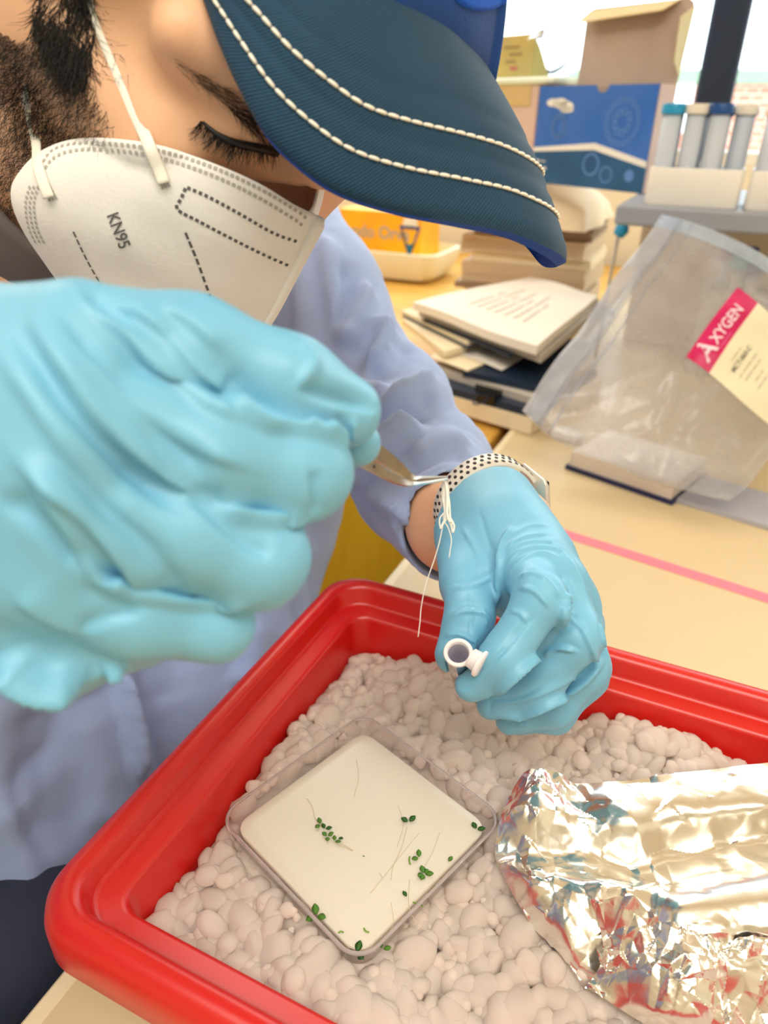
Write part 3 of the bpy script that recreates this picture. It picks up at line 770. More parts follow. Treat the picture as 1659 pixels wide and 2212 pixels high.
# label on the bag: u runs away from the opening, v along it
def bag_uv(px, py):
    best = None
    uu, vv = np.meshgrid(np.linspace(0, 1, 90), np.linspace(0, 1, 90), indexing='ij')
    P = proj(np.array([bagp(a, b_, 0) for a, b_ in zip(uu.ravel(), vv.ravel())]))
    return P, uu.ravel(), vv.ravel()
_P, _uu, _vv = bag_uv(0, 0)
def buv(x, y):
    k = np.argmin((_P[:, 0] - x) ** 2 + (_P[:, 1] - y) ** 2); return _uu[k], _vv[k]
def patch(corn, name, m, nu_=14, nv_=14, lift=.0022, parent=bag):
    """a print bonded to the film, its corners found on the film"""
    V = []
    for s_ in np.linspace(0, 1, nu_):
        for t in np.linspace(0, 1, nv_):
            x = (corn[0] * (1 - s_) * (1 - t) + corn[1] * s_ * (1 - t) + corn[2] * s_ * t + corn[3] * (1 - s_) * t)
            V.append(bagp(*x, 0) - C_FWD * lift)
    return obj(name, V, grid_faces(nu_, nv_), m, parent)
lt, lb, rb, rt = (np.array(buv(*q)) for q in ((1588, 622), (1478, 772), (1528, 808), (1636, 656)))
m_crim = mat('label_crimson', (206, 24, 100), .35, col2=(196, 20, 90), vscale=40)
patch([lt, lb, rb, rt], 'label_band', m_crim)
ex = (rt - lt); 
rt2, rb2 = rt + ex * 3.4, rb + (rb - lb) * 3.4
lab = patch([rt, rb, rb2, rt2], 'label_paper', mat('label_cream', (232, 226, 196), .5, var=.02), 14, 14)
def labpt(s_, t, lift):   # s along reading direction (from lb up to lt), t across band then paper
    b_ = lb + (lt - lb) * s_ + (rb - lb) * t; return bagp(b_[0], b_[1], 0) - C_FWD * lift
def words_on(s, sc, tc, size, m, nm, bold=0, parent=bag, wide=1.0):
    V, F = tangent_points(s, 1.0, bold)
    L = np.linalg.norm(labpt(1, .5, 0) - labpt(0, .5, 0)); Wd = np.linalg.norm(labpt(.5, 1, 0) - labpt(.5, 0, 0))
    P = [labpt(sc + v[0] * size * wide / L, tc - v[1] * size / Wd, .0034) for v in V]
    return obj(nm, P, F, m, parent, smooth=False)
m_pinkw = mat('print_pale', (240, 214, 226), .4)
words_on('XYGEN', .565, .50, .0195, m_pinkw, 'brand_lettering', .018, wide=1.05)
words_on('A', .18, .47, .034, m_pinkw, 'brand_initial', .02, wide=1.15)
words_on('--------', .40, .78, .0110, mat('print_rose', (226, 110, 160), .4), 'brand_subline', .01)
m_txt = mat('print_dark', (104, 104, 96), .6)
for k, (s, t, z, w_) in enumerate((('MCT-060-C', 1.62, .0085, 1.1), ('- ---- --', 1.36, .0085, 1.), ('--- -------- -----', 1.90, .0080, 1.), ('------- ---- ---', 2.12, .0080, 1.),
                               ('---- ---', 2.40, .0080, 1.), ('----- ---- --', 2.62, .0080, 1.), ('-- ---', 3.0, .0095, 1.), ('--- --', 3.3, .0110, 1.))):
    words_on(s, .36, t, z, m_txt, 'label_text', .004, lab, w_)
# tubes with caps under the shelf
tr = empty('small_rack', onp(1600, 600, 1, 1.50) * np.array([1, 1, 0]), 'small grey rack of capped vials under the shelf', 'rack')
rb_ = onp(1605, 600, 1, 1.46); zb = rb_[2]
MB().box((rb_[0], 1.47, (zb - .02) / 2), (.06, .04, (zb - .02) / 2), bev=.003).build('rack_block', m_grey, tr, smooth=False)
for (px_, py_, cn, cc_, yy) in ((1600, 566, 'cyan', (60, 190, 215), 1.445), (1622, 546, 'dark blue', (34, 66, 160), 1.49), (1632, 580, 'blue', (30, 76, 170), 1.435), (1572, 547, 'purple', (150, 80, 150), 1.49)):
    p = onp(px_, py_, 1, yy)
    v_ = empty('capped_vial', (p[0], p[1], zb - .02), 'small vial with %s cap in the rack under the shelf' % cn, 'vial', 'vials in the small rack')
    hz_ = max(.004, (p[2] - .012 - (zb - .02)))
    V, F = lathe([(.001, 0), (.010, .0005), (.010, hz_), (.001, hz_)], (p[0], p[1], zb - .0199), n=14); obj('vial_body', V, F, m_tubeclear, v_)
    rr_ = .017 if cn == 'cyan' else .013
    V, F = lathe([(.001, -.001), (rr_, -.001), (rr_, .016), (rr_ * .8, .020), (.001, .020)], (p[0], p[1], p[2] - .010), n=16); obj('cap', V, F, mat('vial_' + cn.replace(' ', '_'), cc_, .4), v_, sharp=40)
p = onp(1342, 498, 1, 1.45)
pv = empty('pipette_tool', (p[0], p[1], 0), 'slim stick with a cyan tip behind the cap brim', 'stick')
MB().tube([(p[0] - .01, p[1], .0), (p[0] - .004, p[1], p[2] - .012)], .003, 8).build('stem', m_grey, pv)
V, F = lathe([(.001, -.012), (.010, -.010), (.013, .004), (.008, .012), (.001, .013)], p, (.5, 0, 1), n=12); obj('cyan_tip', V, F, mat('cap_cyan', (30, 150, 200)), pv)
# ---------------------------------------------------------------- red tub
m_tub = mat('tub_red', (204, 18, 10), .33, var=.05, vscale=60, bump=.10, bscale=900, sss=.10, sssr=(.006, .0012, .0006), spec=.9, bdist=.0003)
TX0, TX1, TY0, TY1 = -.212, .205, .100, .388
TCX, TCY, THX, THY = (TX0 + TX1) / 2, (TY0 + TY1) / 2, (TX1 - TX0) / 2, (TY1 - TY0) / 2
prof = [(.060, .0015), (.046, .000), (.040, .003), (.031, .050), (.024, .096), (.016, .1005), (.004, .101), (.001, .1025), (.000, .105), (.000, .119), (.0012, .1245), (.0040, .1285), (.0075, .1300), (.0105, .1300),
        (.0130, .1290), (.0145, .1265), (.0155, .1180), (.0165, .1163), (.018, .1156), (.0255, .1152), (.0275, .1143), (.0285, .1120), (.034, .060), (.040, .012), (.046, .008), (.060, .007)]
rings = []
for d, z in prof:
    r_ = max(.006, .027 - d * .55)
    rings.append([(TCX + p[0], TCY + p[1], z) for p in rrect(THX - d, THY - d, r_, 14)])
V, F = loft(rings, True)
tub = obj('ice_tub', V, F, m_tub, sharp=60)
tag(tub, 'red plastic tub with stepped rim full of pellet ice', 'tub')
# ---------------------------------------------------------------- ice
m_ice = frost('ice', (255, 247, 241), (255, 247, 241), .6, .3, .25, 300, .06)
LVL = .0905
def ice_h(x, y):
    h = LVL + .006 * math.sin(x * 21 + 1.0) * math.sin(y * 19 + .4) + .004 * math.sin(x * 47 + y * 39)
    h += .010 * math.exp(-(((x + .10) / .06) ** 2 + ((y - .335) / .03) ** 2)) + .010 * math.exp(-(((x - .03) / .05) ** 2 + ((y - .335) / .03) ** 2))
    h -= .006 * math.exp(-(((x + .03) / .03) ** 2 + ((y - .345) / .02) ** 2))
    h -= .004 * math.exp(-(((x + .11) / .05) ** 2 + ((y - .22) / .05) ** 2))
    return h
IX0, IX1, IY0, IY1 = TX0 + .0325, TX1 - .034, TY0 + .0325, TY1 - .0325
nx, ny = 120, 80
V = []
for i in range(nx):
    for j in range(ny):
        x = IX0 - .0005 + (IX1 - IX0 + .001) * i / (nx - 1); y = IY0 - .0005 + (IY1 - IY0 + .001) * j / (ny - 1)
        V.append((x, y, ice_h(x, y) - .0036))
V = np.array(V); V[:, 2] += .0016 * vnoise(V * [1, 1, 0], 230, 3) + .0012 * vnoise(V * [1, 1, 0], 470, 4)
bed = MB(); bed.add(V, grid_faces(nx, ny)[::1])
blobs = []
for k in range(12):
    bm = bmesh.new(); bmesh.ops.create_icosphere(bm, subdivisions=3, radius=1.0)
    P = np.array([v.co[:] for v in bm.verts]); f_ = [tuple(v.index for v in fc.verts) for fc in bm.faces]; bm.free()
    s = np.array([1.12, RNG.uniform(.72, 1.08), RNG.uniform(.55, .86)])
    P = P * (1 + .20 * vnoise(P + k * 5.3, 1.25, k)[:, None] + .10 * vnoise(P + k * 3.1, 2.6, k + 20)[:, None] + .05 * vnoise(P, 6, k + 40)[:, None]) * s
    me = bpy.data.meshes.new('ice_pellet'); me.from_pydata([tuple(v) for v in P], [], f_); me.polygons.foreach_set('use_smooth', [True] * len(f_)); me.materials.append(m_ice); me.update()
    blobs.append((me, P, f_))
bm = bmesh.new(); bmesh.ops.create_icosphere(bm, subdivisions=2, radius=1.0)
tinyP = np.array([v.co[:] for v in bm.verts]); tinyF = [tuple(v.index for v in fc.verts) for fc in bm.faces]; bm.free()
cand = []
st = .0082
row = 0; y = IY0 + .003
while y < IY1 - .002:
    x = IX0 + .003 + (st / 2 if row % 2 else 0)
    while x < IX1 - .002:
        px, py = x + RNG.uniform(-.0026, .0026), y + RNG.uniform(-.0026, .0026)
        big = RNG.random()
        r = RNG.uniform(.0040, .0056) if big < .78 else RNG.uniform(.0056, .0078)
        r *= 1.0 + .18 * (IY1 - py) / (IY1 - IY0)
        px = min(max(px, IX0 + r * .8), IX1 - r * .8); py = min(max(py, IY0 + r * .8), IY1 - r * .8)
        cand.append((px, py, ice_h(px, py) - r * .35 + RNG.uniform(-.0016, .0026), r))
        x += st
    y += st * .86; row += 1
for k in range(70):   # a few loose ones on top
    px, py = RNG.uniform(IX0 + .006, IX1 - .006), RNG.uniform(IY0 + .006, IY1 - .006)
    cand.append((px, py, ice_h(px, py) + .0035, RNG.uniform(.0040, .0058)))
for k in range(2600):   # fine granules between the pellets
    px, py = RNG.uniform(IX0 + .003, IX1 - .003), RNG.uniform(IY0 + .003, IY1 - .003)
    cand.append((px, py, ice_h(px, py) + RNG.uniform(-.0015, .0022), RNG.uniform(.0012, .0030)))
DC = np.array([-.112, .228])   # dish centre, kept free
DROT = math.radians(-.5)
def in_dish(x, y, g=.053): 
    return abs(x - DISH[0]) < g and abs(y - DISH[1]) < g
DISH = np.array([-.1105, .2215]); DROT = math.radians(-19.5); DH = .0525
_du = np.array([math.cos(DROT), math.sin(DROT), 0]); _dv = np.array([-math.sin(DROT), math.cos(DROT), 0])
def dloc(x, y):
    q = np.array([x - DISH[0], y - DISH[1], 0]); return q @ _du, q @ _dv
FOILPX = [(1085, 1740), (1150, 1665), (1240, 1695), (1800, 1640), (1800, 2400), (1330, 2240), (1270, 2140), (1120, 1930)]
def inpoly(x, y, poly):
    c = False; n = len(poly)
    for i in range(n):
        a, b = poly[i], poly[i - 1]
        if (a[1] > y) != (b[1] > y) and x < (b[0] - a[0]) * (y - a[1]) / (b[1] - a[1]) + a[0]: c = not c
    return c
vis = []
keep = []
for c in cand:
    u, v = dloc(c[0], c[1])
    if abs(u) < DH + c[3] * .6 and abs(v) < DH + c[3] * .6:
        if c[2] + c[3] > .0905:
            c = (c[0], c[1], .0895 - c[3], c[3])
        under = abs(u) < DH and abs(v) < DH
    else: under = False
    q = proj(np.array([c[0], c[1], c[2]]))[0]
    hid = under or inpoly(q[0], q[1], FOILPX) or not (-5 < q[0] < 1665 and q[1] < 2218) or (c[1] < .139 and q[0] < 560)
    keep.append((c, hid, c[3] / q[2]))
order = sorted([i for i, k in enumerate(keep) if not k[1]], key=lambda i: -keep[i][2])
solo = set(order[:300])
stuff = bed
for i, (c, hid, s_) in enumerate(keep):
    k = int(RNG.integers(12)); me, P, f_ = blobs[k]
    if c[3] < .0031: P, f_ = tinyP * (1 + .2 * vnoise(tinyP + i * 1.7, 1.5, 3)[:, None]), tinyF
    R3 = Matrix.Rotation(RNG.uniform(0, 6.28), 3, 'Z') @ Matrix.Rotation(RNG.uniform(-1.2, 1.2), 3, 'X') @ Matrix.Rotation(RNG.uniform(-1.2, 1.2), 3, 'Y')
    if i in solo:
        o = bpy.data.objects.new('ice_pellet', me); COL.objects.link(o)
        o.location = c[:3]; o.rotation_euler = R3.to_euler(); o.scale = (c[3] * 1.26,) * 3
        tag(o, 'one frosty white ice pellet among the pellet ice in the red tub', 'ice', 'ice pellets in the tub')
    elif not hid or (abs(dloc(c[0], c[1])[0]) < .07 and abs(dloc(c[0], c[1])[1]) < .07) or s_ > 0:
        V = (P * c[3] * 1.26) @ np.array(R3).T + np.array(c[:3]); stuff.add(V, f_)
st_ = stuff.build('crushed_ice', m_ice); tag(st_, 'frosty pellet ice heaped in the red tub', 'ice', None, 'stuff')
# ---------------------------------------------------------------- dish
def dpt(u, v, z): return np.array([DISH[0], DISH[1], z]) + _du * u + _dv * v
m_clear = film('dish_plastic', (253, 252, 252), .07, .08, .05, (250, 240, 236))
dish = empty('square_dish', (DISH[0], DISH[1], .0895), 'clear square plastic dish of white gel standing on the ice', 'dish')
prof = [(.006, .0900), (.0035, .0905), (.0028, .0925), (.0006, .1026), (.0, .1036), (.0006, .1043), (.0016, .1040), (.0022, .1026), (.0046, .0930), (.0060, .0918)]
rings = [[dpt(p[0], p[1], z) for p in rrect(DH - d, DH - d, .012 - d * .6, 12)] for d, z in prof]
V, F = loft(rings, True); obj('dish_body', V, F, m_clear, dish, sharp=50)
# brighter moulded lip
rings = [[dpt(p[0], p[1], z) for p in rrect(DH - d, DH - d, .012 - d * .6, 12)] for d, z in ((.0003, .1030), (-.0002, .1040), (.0006, .1047), (.0016, .1042), (.0003, .1030))]
V, F = loft(rings, False); obj('dish_lip', V, F, film('lip_plastic', (248, 244, 246), .38, .3, .06, (252, 246, 246)), dish)
m_gel = mat('agar_gel', (222, 216, 202), .28, var=.015, vscale=30, sss=.4, sssr=(.006, .005, .004), bump=.15, bscale=90)
gz = .0972
rings = [[dpt(p[0], p[1], z) for p in rrect(DH - d, DH - d, .011 - d * .4, 12)] for d, z in ((.0066, .0919), (.0062, .094), (.0058, gz - .0006), (.0064, gz), (.012, gz + .0001))]
V, F = loft(rings, True); obj('gel', V, F, m_gel, dish, sharp=60)
# seedlings: leaflets, stem and hair roots
m_leaf = mat('leaf_green', (66, 124, 36), .45, var=.2, vscale=300, sss=.1); m_leafd = mat('leaf_dark', (40, 92, 24), .45, var=.2, vscale=300)
m_root = mat('root_pale', (214, 204, 172), .4)
def leaf(c, ang, L, W, b, tilt=.3):
    d = np.array([math.cos(ang), math.sin(ang), 0]); n = np.array([-d[1], d[0], 0]); rings = []
    for t in np.linspace(0, 1, 7):
        wv = W * math.sin(math.pi * min(.97, t * .92 + .06)) ** .8; z = .0004 + L * tilt * t * (1 - .5 * t)
        p = c + d * L * t + bz * z
        rings.append([p - n * wv + bz * .0002 * 1, p + bz * .00045, p + n * wv + bz * .0002, p - bz * .0002])
    V, F = loft(rings, True); b.add(V, F)
def seedling(px, py, size, ang, parts, label, z=gz + .0004, root=None):
    c = onz(px, py, z)
    s = empty('seedling', c, label, 'seedling', 'seedlings on the gel')
    b = MB()
    for k in range(parts):
        a = ang + [0, 1.9, -2.0, 3.6, .8][k]
        leaf(c + np.array([math.cos(a), math.sin(a), 0]) * size * .15, a, size * [1, .9, .8, .7, .6][k], size * .36, b)
    if parts: b.build('leaflet', m_leaf if (px + py) % 2 else m_leafd, s)
    if root:
        MB().tube(spline([onz(x, y, z) for x, y in root], 20), .00016, 5).build('root', m_root, s)
    return s
sd = [(693, 1782, .0034, 2.4, 2, 'dark green seedling first of the short row on the gel', [(693, 1782), (680, 1765), (676, 1745), (664, 1725)]),
      (702, 1792, .0032, .6, 2, 'seedling second in the short row on the gel', None),
      (707, 1808, .0032, 1.0, 3, 'round seedling third in the short row on the gel', [(707, 1808), (730, 1825), (748, 1830), (762, 1838)]),
      (723, 1818, .0028, .2, 2, 'small seedling ending the short row on the gel', [(723, 1818), (745, 1826), (763, 1837)]),
      (730, 1812, .0024, .3, 1, 'single tiny leaf beside the end of the short row', None),
      (883, 1777, .0042, 1.2, 2, 'largest lone dark seedling on the upper half of the gel', [(880, 1785), (868, 1830), (850, 1870), (845, 1900)]),
      (1029, 1793, .0040, .5, 2, 'seedling touching the dish corner nearest the foil', None),
      (905, 1854, .0036, 2.0, 2, 'oval dark seedling in the middle of the gel', None),
      (886, 1859, .0030, 1.5, 0, 'curved bare green stem beside the oval seedling', 'stem1'),
      (968, 1863, .0030, 1.3, 1, 'single leaf seedling close to the dish edge by the foil', None),
      (916, 1889, .0040, .4, 5, 'star shaped pale seedling with five leaves', None),
      (879, 1939, .0028, 2.6, 1, 'small leaf seedling above the curved stem at the edge', None),
      (902, 1952, .0030, 0, 0, 'curved light green stem by the lower dish edge', 'stem2'),
      (683, 1980, .0048, 2.2, 3, 'leafy green seedling against the dish wall over the tub side', None),
      (770, 2060, .0046, 1.7, 3, 'leafy seedling in the dish corner nearest the viewer', None),
      (826, 2051, .0034, .5, 2, 'bright seedling near the lowest dish corner', None),
      (736, 2014, .0020, 0, 0, 'short pale stem near the lower gel edge', 'stem3'),
      (790, 2010, .0020, 0, 0, 'bent pale stem near the lowest gel corner', 'stem4'),
      (783, 1850, .0010, 0, 1, 'dark speck of seed in the centre of the gel', None)]
stems = {'stem1': [(885, 1850), (884, 1858), (886, 1867)], 'stem2': [(892, 1949), (903, 1952), (914, 1958)], 'stem3': [(731, 2015), (736, 2012), (742, 2014)], 'stem4': [(786, 2005), (790, 2011), (797, 2014)]}
m_stem = mat('stem_green', (120, 160, 60), .45)
for px, py, s_, a_, n_p, lab_, rt_ in sd:
    k = rt_ if isinstance(rt_, str) else None
    o = seedling(px, py, s_, a_, n_p, lab_, gz + .0004, None if k else rt_)
    if k: MB().tube(spline([onz(x, y, gz + .0006) for x, y in stems[k]], 10), .0004, 6).build('stem', m_stem, o)
b = MB()
for pts in ([(885, 1900), (884, 1960), (905, 2000), (930, 2012)], [(770, 1640), (775, 1680), (765, 1720)], [(860, 1740), (872, 1780), (858, 1830)], [(820, 1885), (826, 1895)], [(905, 1800), (880, 1830), (840, 1880), (800, 1930)],
            [(950, 1800), (930, 1850), (900, 1900)], [(845, 1950), (850, 1985), (848, 2005)]):
    b.tube(spline([onz(x, y, gz + .0003) for x, y in pts], 24), .00013, 5)
rs = b.build('loose_roots', m_root); tag(rs, 'fine pale root hairs lying across the gel', 'roots', None, 'stuff')
# ---------------------------------------------------------------- aluminium foil
m_foil = mat('foil', (242, 240, 233), .23, metal=1.0, var=.02, vscale=40, bump=.15, bscale=300, bdist=.0003)
fgrp = None
def bicubic(ctrl, nu_, nv_):
    C3 = np.array([[onz(*p) for p in row] for row in ctrl])
    rows = np.array([spline(r, nu_) for r in C3])
    return np.array([spline(rows[:, i], nv_) for i in range(nu_)]).reshape(-1, 3)
def crumple(P, n, amp, rad, seed, mask=None):
    rg = np.random.default_rng(seed); lo, hi = P[:, :2].min(0), P[:, :2].max(0); h = np.zeros(len(P)); sh_ = np.zeros((len(P), 2))
    for k in range(n):
        c = rg.uniform(lo, hi); a = rg.uniform(0, math.pi); d = np.array([math.cos(a), math.sin(a)]); R = rg.uniform(.5, 1.4) * rad
        q = P[:, :2] - c; g = np.exp(-(np.sum(q * q, 1) / R ** 2) ** 1.5)
        h += rg.choice([-1, 1]) * amp * (np.abs(q @ d) - R * .3) * g
    return h
def facets(P, n, amp, seed):
    """heights that are flat inside random triangles: sharp creases between planes"""
    from mathutils.geometry import delaunay_2d_cdt
    rg = np.random.default_rng(seed); lo, hi = P[:, :2].min(0) - .004, P[:, :2].max(0) + .004
    pts = np.concatenate([rg.uniform(lo, hi, (n, 2)), [[lo[0], lo[1]], [hi[0], lo[1]], [hi[0], hi[1]], [lo[0], hi[1]]]])
    vs, _, fs, *_r = delaunay_2d_cdt([Vector(p) for p in pts], [], [], 0, 1e-9)
    X = np.array([v[:] for v in vs]); z = rg.normal(0, 1, len(X)) * amp; h = np.zeros(len(P)); Q = P[:, :2]
    for f in fs:
        a, b, c = X[list(f)]; mn, mx = X[list(f)].min(0), X[list(f)].max(0)
        k = np.where((Q[:, 0] >= mn[0]) & (Q[:, 0] <= mx[0]) & (Q[:, 1] >= mn[1]) & (Q[:, 1] <= mx[1]))[0]
        if not len(k): continue
        M2 = np.array([b - a, c - a]).T
        if abs(np.linalg.det(M2)) < 1e-14: continue
        uv = np.linalg.solve(M2, (Q[k] - a).T); ok = (uv[0] >= -1e-6) & (uv[1] >= -1e-6) & (uv.sum(0) <= 1 + 1e-6)
        kk = k[ok]; h[kk] = z[f[0]] * (1 - uv[0, ok] - uv[1, ok]) + z[f[1]] * uv[0, ok] + z[f[2]] * uv[1, ok]
    return h
def foilsheet(ctrl, nu_, nv_, n1, seed, name, parent, amp=.55, calm=None):
    V = bicubic(ctrl, nu_, nv_)
    t = np.linspace(0, 1, nu_).repeat(nv_); s_ = np.tile(np.linspace(0, 1, nv_), nu_)
    m = np.ones(len(V)) if calm is None else calm(t, s_)
    h = facets(V, n1 * 2, amp * .0034, seed) + facets(V, n1 * 9, amp * .0019, seed + 1) + facets(V, n1 * 36, amp * .0010, seed + 2) * np.clip(vnoise(V, 30, seed) * 2 + .6, 0, 1) + crumple(V, n1, amp * .5, .020, seed + 3) * .5
    V[:, 2] += h * m
    V[:, 2] = np.maximum(V[:, 2], .094 + 0 * V[:, 2])
    F = grid_faces(nu_, nv_)
    V2 = V - np.array([0, 0, .00025]); n0 = len(V)
    edge = [i * nv_ for i in range(nu_)] + [(nu_ - 1) * nv_ + j for j in range(1, nv_)] + [i * nv_ + nv_ - 1 for i in range(nu_ - 2, -1, -1)] + [j for j in range(nv_ - 2, 0, -1)]
    F = [(a, d, c, b) for a, b, c, d in F] + [(a + n0, b + n0, c + n0, d + n0) for a, b, c, d in F] + [(edge[k], edge[k] + n0, edge[(k + 1) % len(edge)] + n0, edge[(k + 1) % len(edge)]) for k in range(len(edge))]
    return obj(name, np.concatenate([V, V2]), F, m_foil, parent, smooth=True, sharp=12)
S1 = [[(1128, 1672, .117), (1172, 1655, .122), (1240, 1690, .113), (1330, 1690, .118), (1450, 1672, .122), (1659, 1650, .122), (1850, 1628, .12)],
      [(1088, 1745, .110), (1160, 1745, .121), (1250, 1760, .117), (1350, 1765, .122), (1470, 1745, .124), (1660, 1730, .125), (1850, 1715, .12)],
      [(1070, 1832, .103), (1150, 1845, .107), (1260, 1855, .106), (1370, 1870, .107), (1480, 1850, .109), (1660, 1820, .110), (1850, 1800, .11)],
      [(1085, 1885, .102), (1160, 1900, .112), (1270, 1905, .116), (1390, 1915, .118), (1480, 1925, .126), (1660, 1900, .130), (1850, 1880, .13)],
      [(1125, 1965, .100), (1200, 1985, .109), (1290, 1985, .113), (1400, 1990, .117), (1480, 2000, .124), (1660, 1985, .128), (1850, 1970, .13)],
      [(1205, 2055, .099), (1250, 2075, .102), (1310, 2060, .105), (1400, 2080, .108), (1480, 2090, .112), (1660, 2080, .115), (1850, 2080, .115)],
      [(1250, 2110, .098), (1290, 2110, .099), (1350, 2120, .101), (1450, 2160, .103), (1560, 2190, .106), (1700, 2200, .108), (1880, 2200, .108)]]
def calm1(t, s): 
    pil = np.clip((t - .48) * 6, 0, 1) * np.clip(1 - np.abs(s - .58) / .14, 0, 1) ** .5
    flap = np.clip((t - .45) * 4, 0, 1) * np.clip((.26 - s) * 8, 0, 1)
    low = np.clip((t - .5) * 5, 0, 1) * np.clip((s - .70) * 8, 0, 1)
    return np.clip(1 - .93 * pil - .6 * flap - .85 * low, .06, 1)
foil = foilsheet(S1, 210, 170, 40, 11, 'aluminium_foil', None, .5, calm1)
tag(foil, 'crumpled sheet of aluminium foil lying on the ice', 'foil')
S2 = [[(1274, 1945, .122), (1360, 1950, .127), (1450, 1990, .130), (1540, 2015, .127), (1720, 2030, .122)],
      [(1300, 2010, .114), (1390, 2020, .124), (1480, 2060, .127), (1560, 2080, .124), (1700, 2100, .118)],
      [(1300, 2075, .106), (1390, 2095, .117), (1490, 2125, .121), (1570, 2140, .117), (1690, 2160, .112)],
      [(1275, 2120, .100), (1350, 2150, .105), (1450, 2190, .113), (1560, 2215, .110), (1690, 2240, .107)],
      [(1262, 2138, .098), (1335, 2180, .099), (1400, 2215, .099), (1500, 2270, .099), (1640, 2320, .099)]]
foilsheet(S2, 170, 140, 26, 31, 'folded_flap', foil, .55)
# ================================================================ person
def rp(px, d): return px * d / FPX
def W3(v): return C_R * v[0] - C_U * v[1] + C_FWD * v[2]
_f = np.array([.600, .765, -.235]); _l = np.array([.648, -.290, .704])
_f /= np.linalg.norm(_f); _l -= _f * (_l @ _f); _l /= np.linalg.norm(_l)
HF, HL = W3(_f), W3(_l); HU = np.cross(HF, HL)
HO = C_LOC + W3((-.0853, -.205, .318))
HM = np.stack([HF, HL, HU])            # rows: head axes
def hp(a, b, c): return HO + HF * a + HL * b + HU * c
m_skin = mat('skin', (230, 182, 146), .48, var=.06, vscale=70, bump=.12, bscale=700, sss=.3, sssr=(.008, .004, .002), bdist=.0004)
m_hair = mat('hair_dark', (24, 20, 16), .45, var=.3, vscale=200)
def head_sdf(P):
    Q = (P - HO) @ HM.T
    E = np.eye(3)
    d = sd_ell(Q, (-.012, 0, .055), E, np.array([.098, .076, .085]))
    d = smin(d, sd_ell(Q, (.040, 0, -.025), E, np.array([.062, .060, .082])), .03)
    for s in (-1, 1):
        d = smin(d, sd_cone(Q, (.006, s * .055, -.045), (.078, s * .016, -.098), .018, .018), .03)
        d = smin(d, sd_cone(Q, (.060, s * .050, -.010), (.020, s * .066, .0), .018, .012), .025)
        d = smin(d, sd_cone(Q, (.090, s * .012, .030), (.064, s * .056, .034), .010, .010), .012)
        sock = sd_ell(Q, (.096, s * .034, .010), E, np.array([.014, .020, .013]))
        d = np.maximum(d, -sock + 0) if False else -smin(-d, sock, .012)
        d = smin(d, np.linalg.norm(Q - np.array([.0735, s * .0325, .011]), axis=1) - .0150, .004)
        d = smin(d, sd_ell(Q, (-.006, s * .078, -.002), E, np.array([.018, .008, .032])), .010)
    d = smin(d, sd_cone(Q, (.092, 0, .022), (.101, 0, -.012), .0075, .0085), .012)
    lim = .110 - .044 * np.clip((.008 - Q[:, 2]) / .022, 0, 1)      # flat under the mask
    d = -smin(-d, -(Q[:, 0] - lim), .006)
    d = smin(d, sd_cone(Q, (-.035, 0, -.045), (-.075, 0, -.150), .058, .062), .04)
    return d
_c = [hp(a, b, c) for a in (-.15, .145) for b in (-.1, .1) for c in (-.17, .15)]
V, F = sdf_mesh(np.min(_c, 0) - .004, np.max(_c, 0) + .004, .0017, head_sdf)
V = relax(V, F, 3, .5)
V = creases(V, F, [([(434, 240), (462, 262), (500, 285), (545, 300), (585, 312)], -.0011, .0011),       # lid fold
                   ([(436, 262), (470, 290), (510, 308), (555, 318), (592, 326)], -.0016, .0012),        # lash line
                   ([(440, 250), (475, 276), (515, 296), (560, 309)], .0010, .0016),                     # upper lid roll
                   ([(405, 215), (430, 280), (455, 320)], -.0004, .0010),
                   ([(480, 345), (540, 352), (600, 350)], -.0007, .0030),
                   ([(655, 395), (672, 425), (668, 452)], .0008, .0018)])
headV, headF = V, F
HS = Surf(headV, headF)
hand_axis = at(1180, 1270, .345) - at(1010, 1090, .42); hand_axis /= np.linalg.norm(hand_axis)
WR = at(1062, 1112, .412)
SH_L, EL_L = at(570, 470, .66), at(845, 850, .62)
FA = [at(915, 1030, .535), at(985, 1132, .455), WR]
def skin_sdf(P):
    d = sd_cone(P, FA[0], FA[1], .029, .0295)
    d = smin(d, sd_cone(P, FA[1], WR + hand_axis * .02, .0300, .0265), .01)
    d = smin(d, sd_cone(P, EL_L, FA[0], .030, .029), .02)
    d = smin(d, sd_cone(P, SH_L, EL_L, .045, .030), .02)
    nb = hp(-.075, 0, -.15)
    d = smin(d, sd_cone(P, nb, SH_L, .058, .05), .03)
    d = smin(d, sd_cone(P, nb, at(120, 1000, .66), .06, .12), .05)
    d = smin(d, sd_cone(P, at(120, 1000, .66), at(60, 1700, .68), .12, .10), .05)
    return d
_p = np.array([at(60, 1700, .68), SH_L, EL_L, WR, hp(-.075, 0, -.15)])
V2, F2 = sdf_mesh(_p.min(0) - .13, _p.max(0) + .13, .004, skin_sdf)
V2 = relax(V2, F2, 2)
person = obj('person', np.concatenate([headV, V2]), np.concatenate([np.array(headF), np.array(F2) + len(headV)]), m_skin, loc=at(60, 1700, .68))
tag(person, 'person in blue cap, white mask, blue coat and gloves bending over the red tub', 'person')
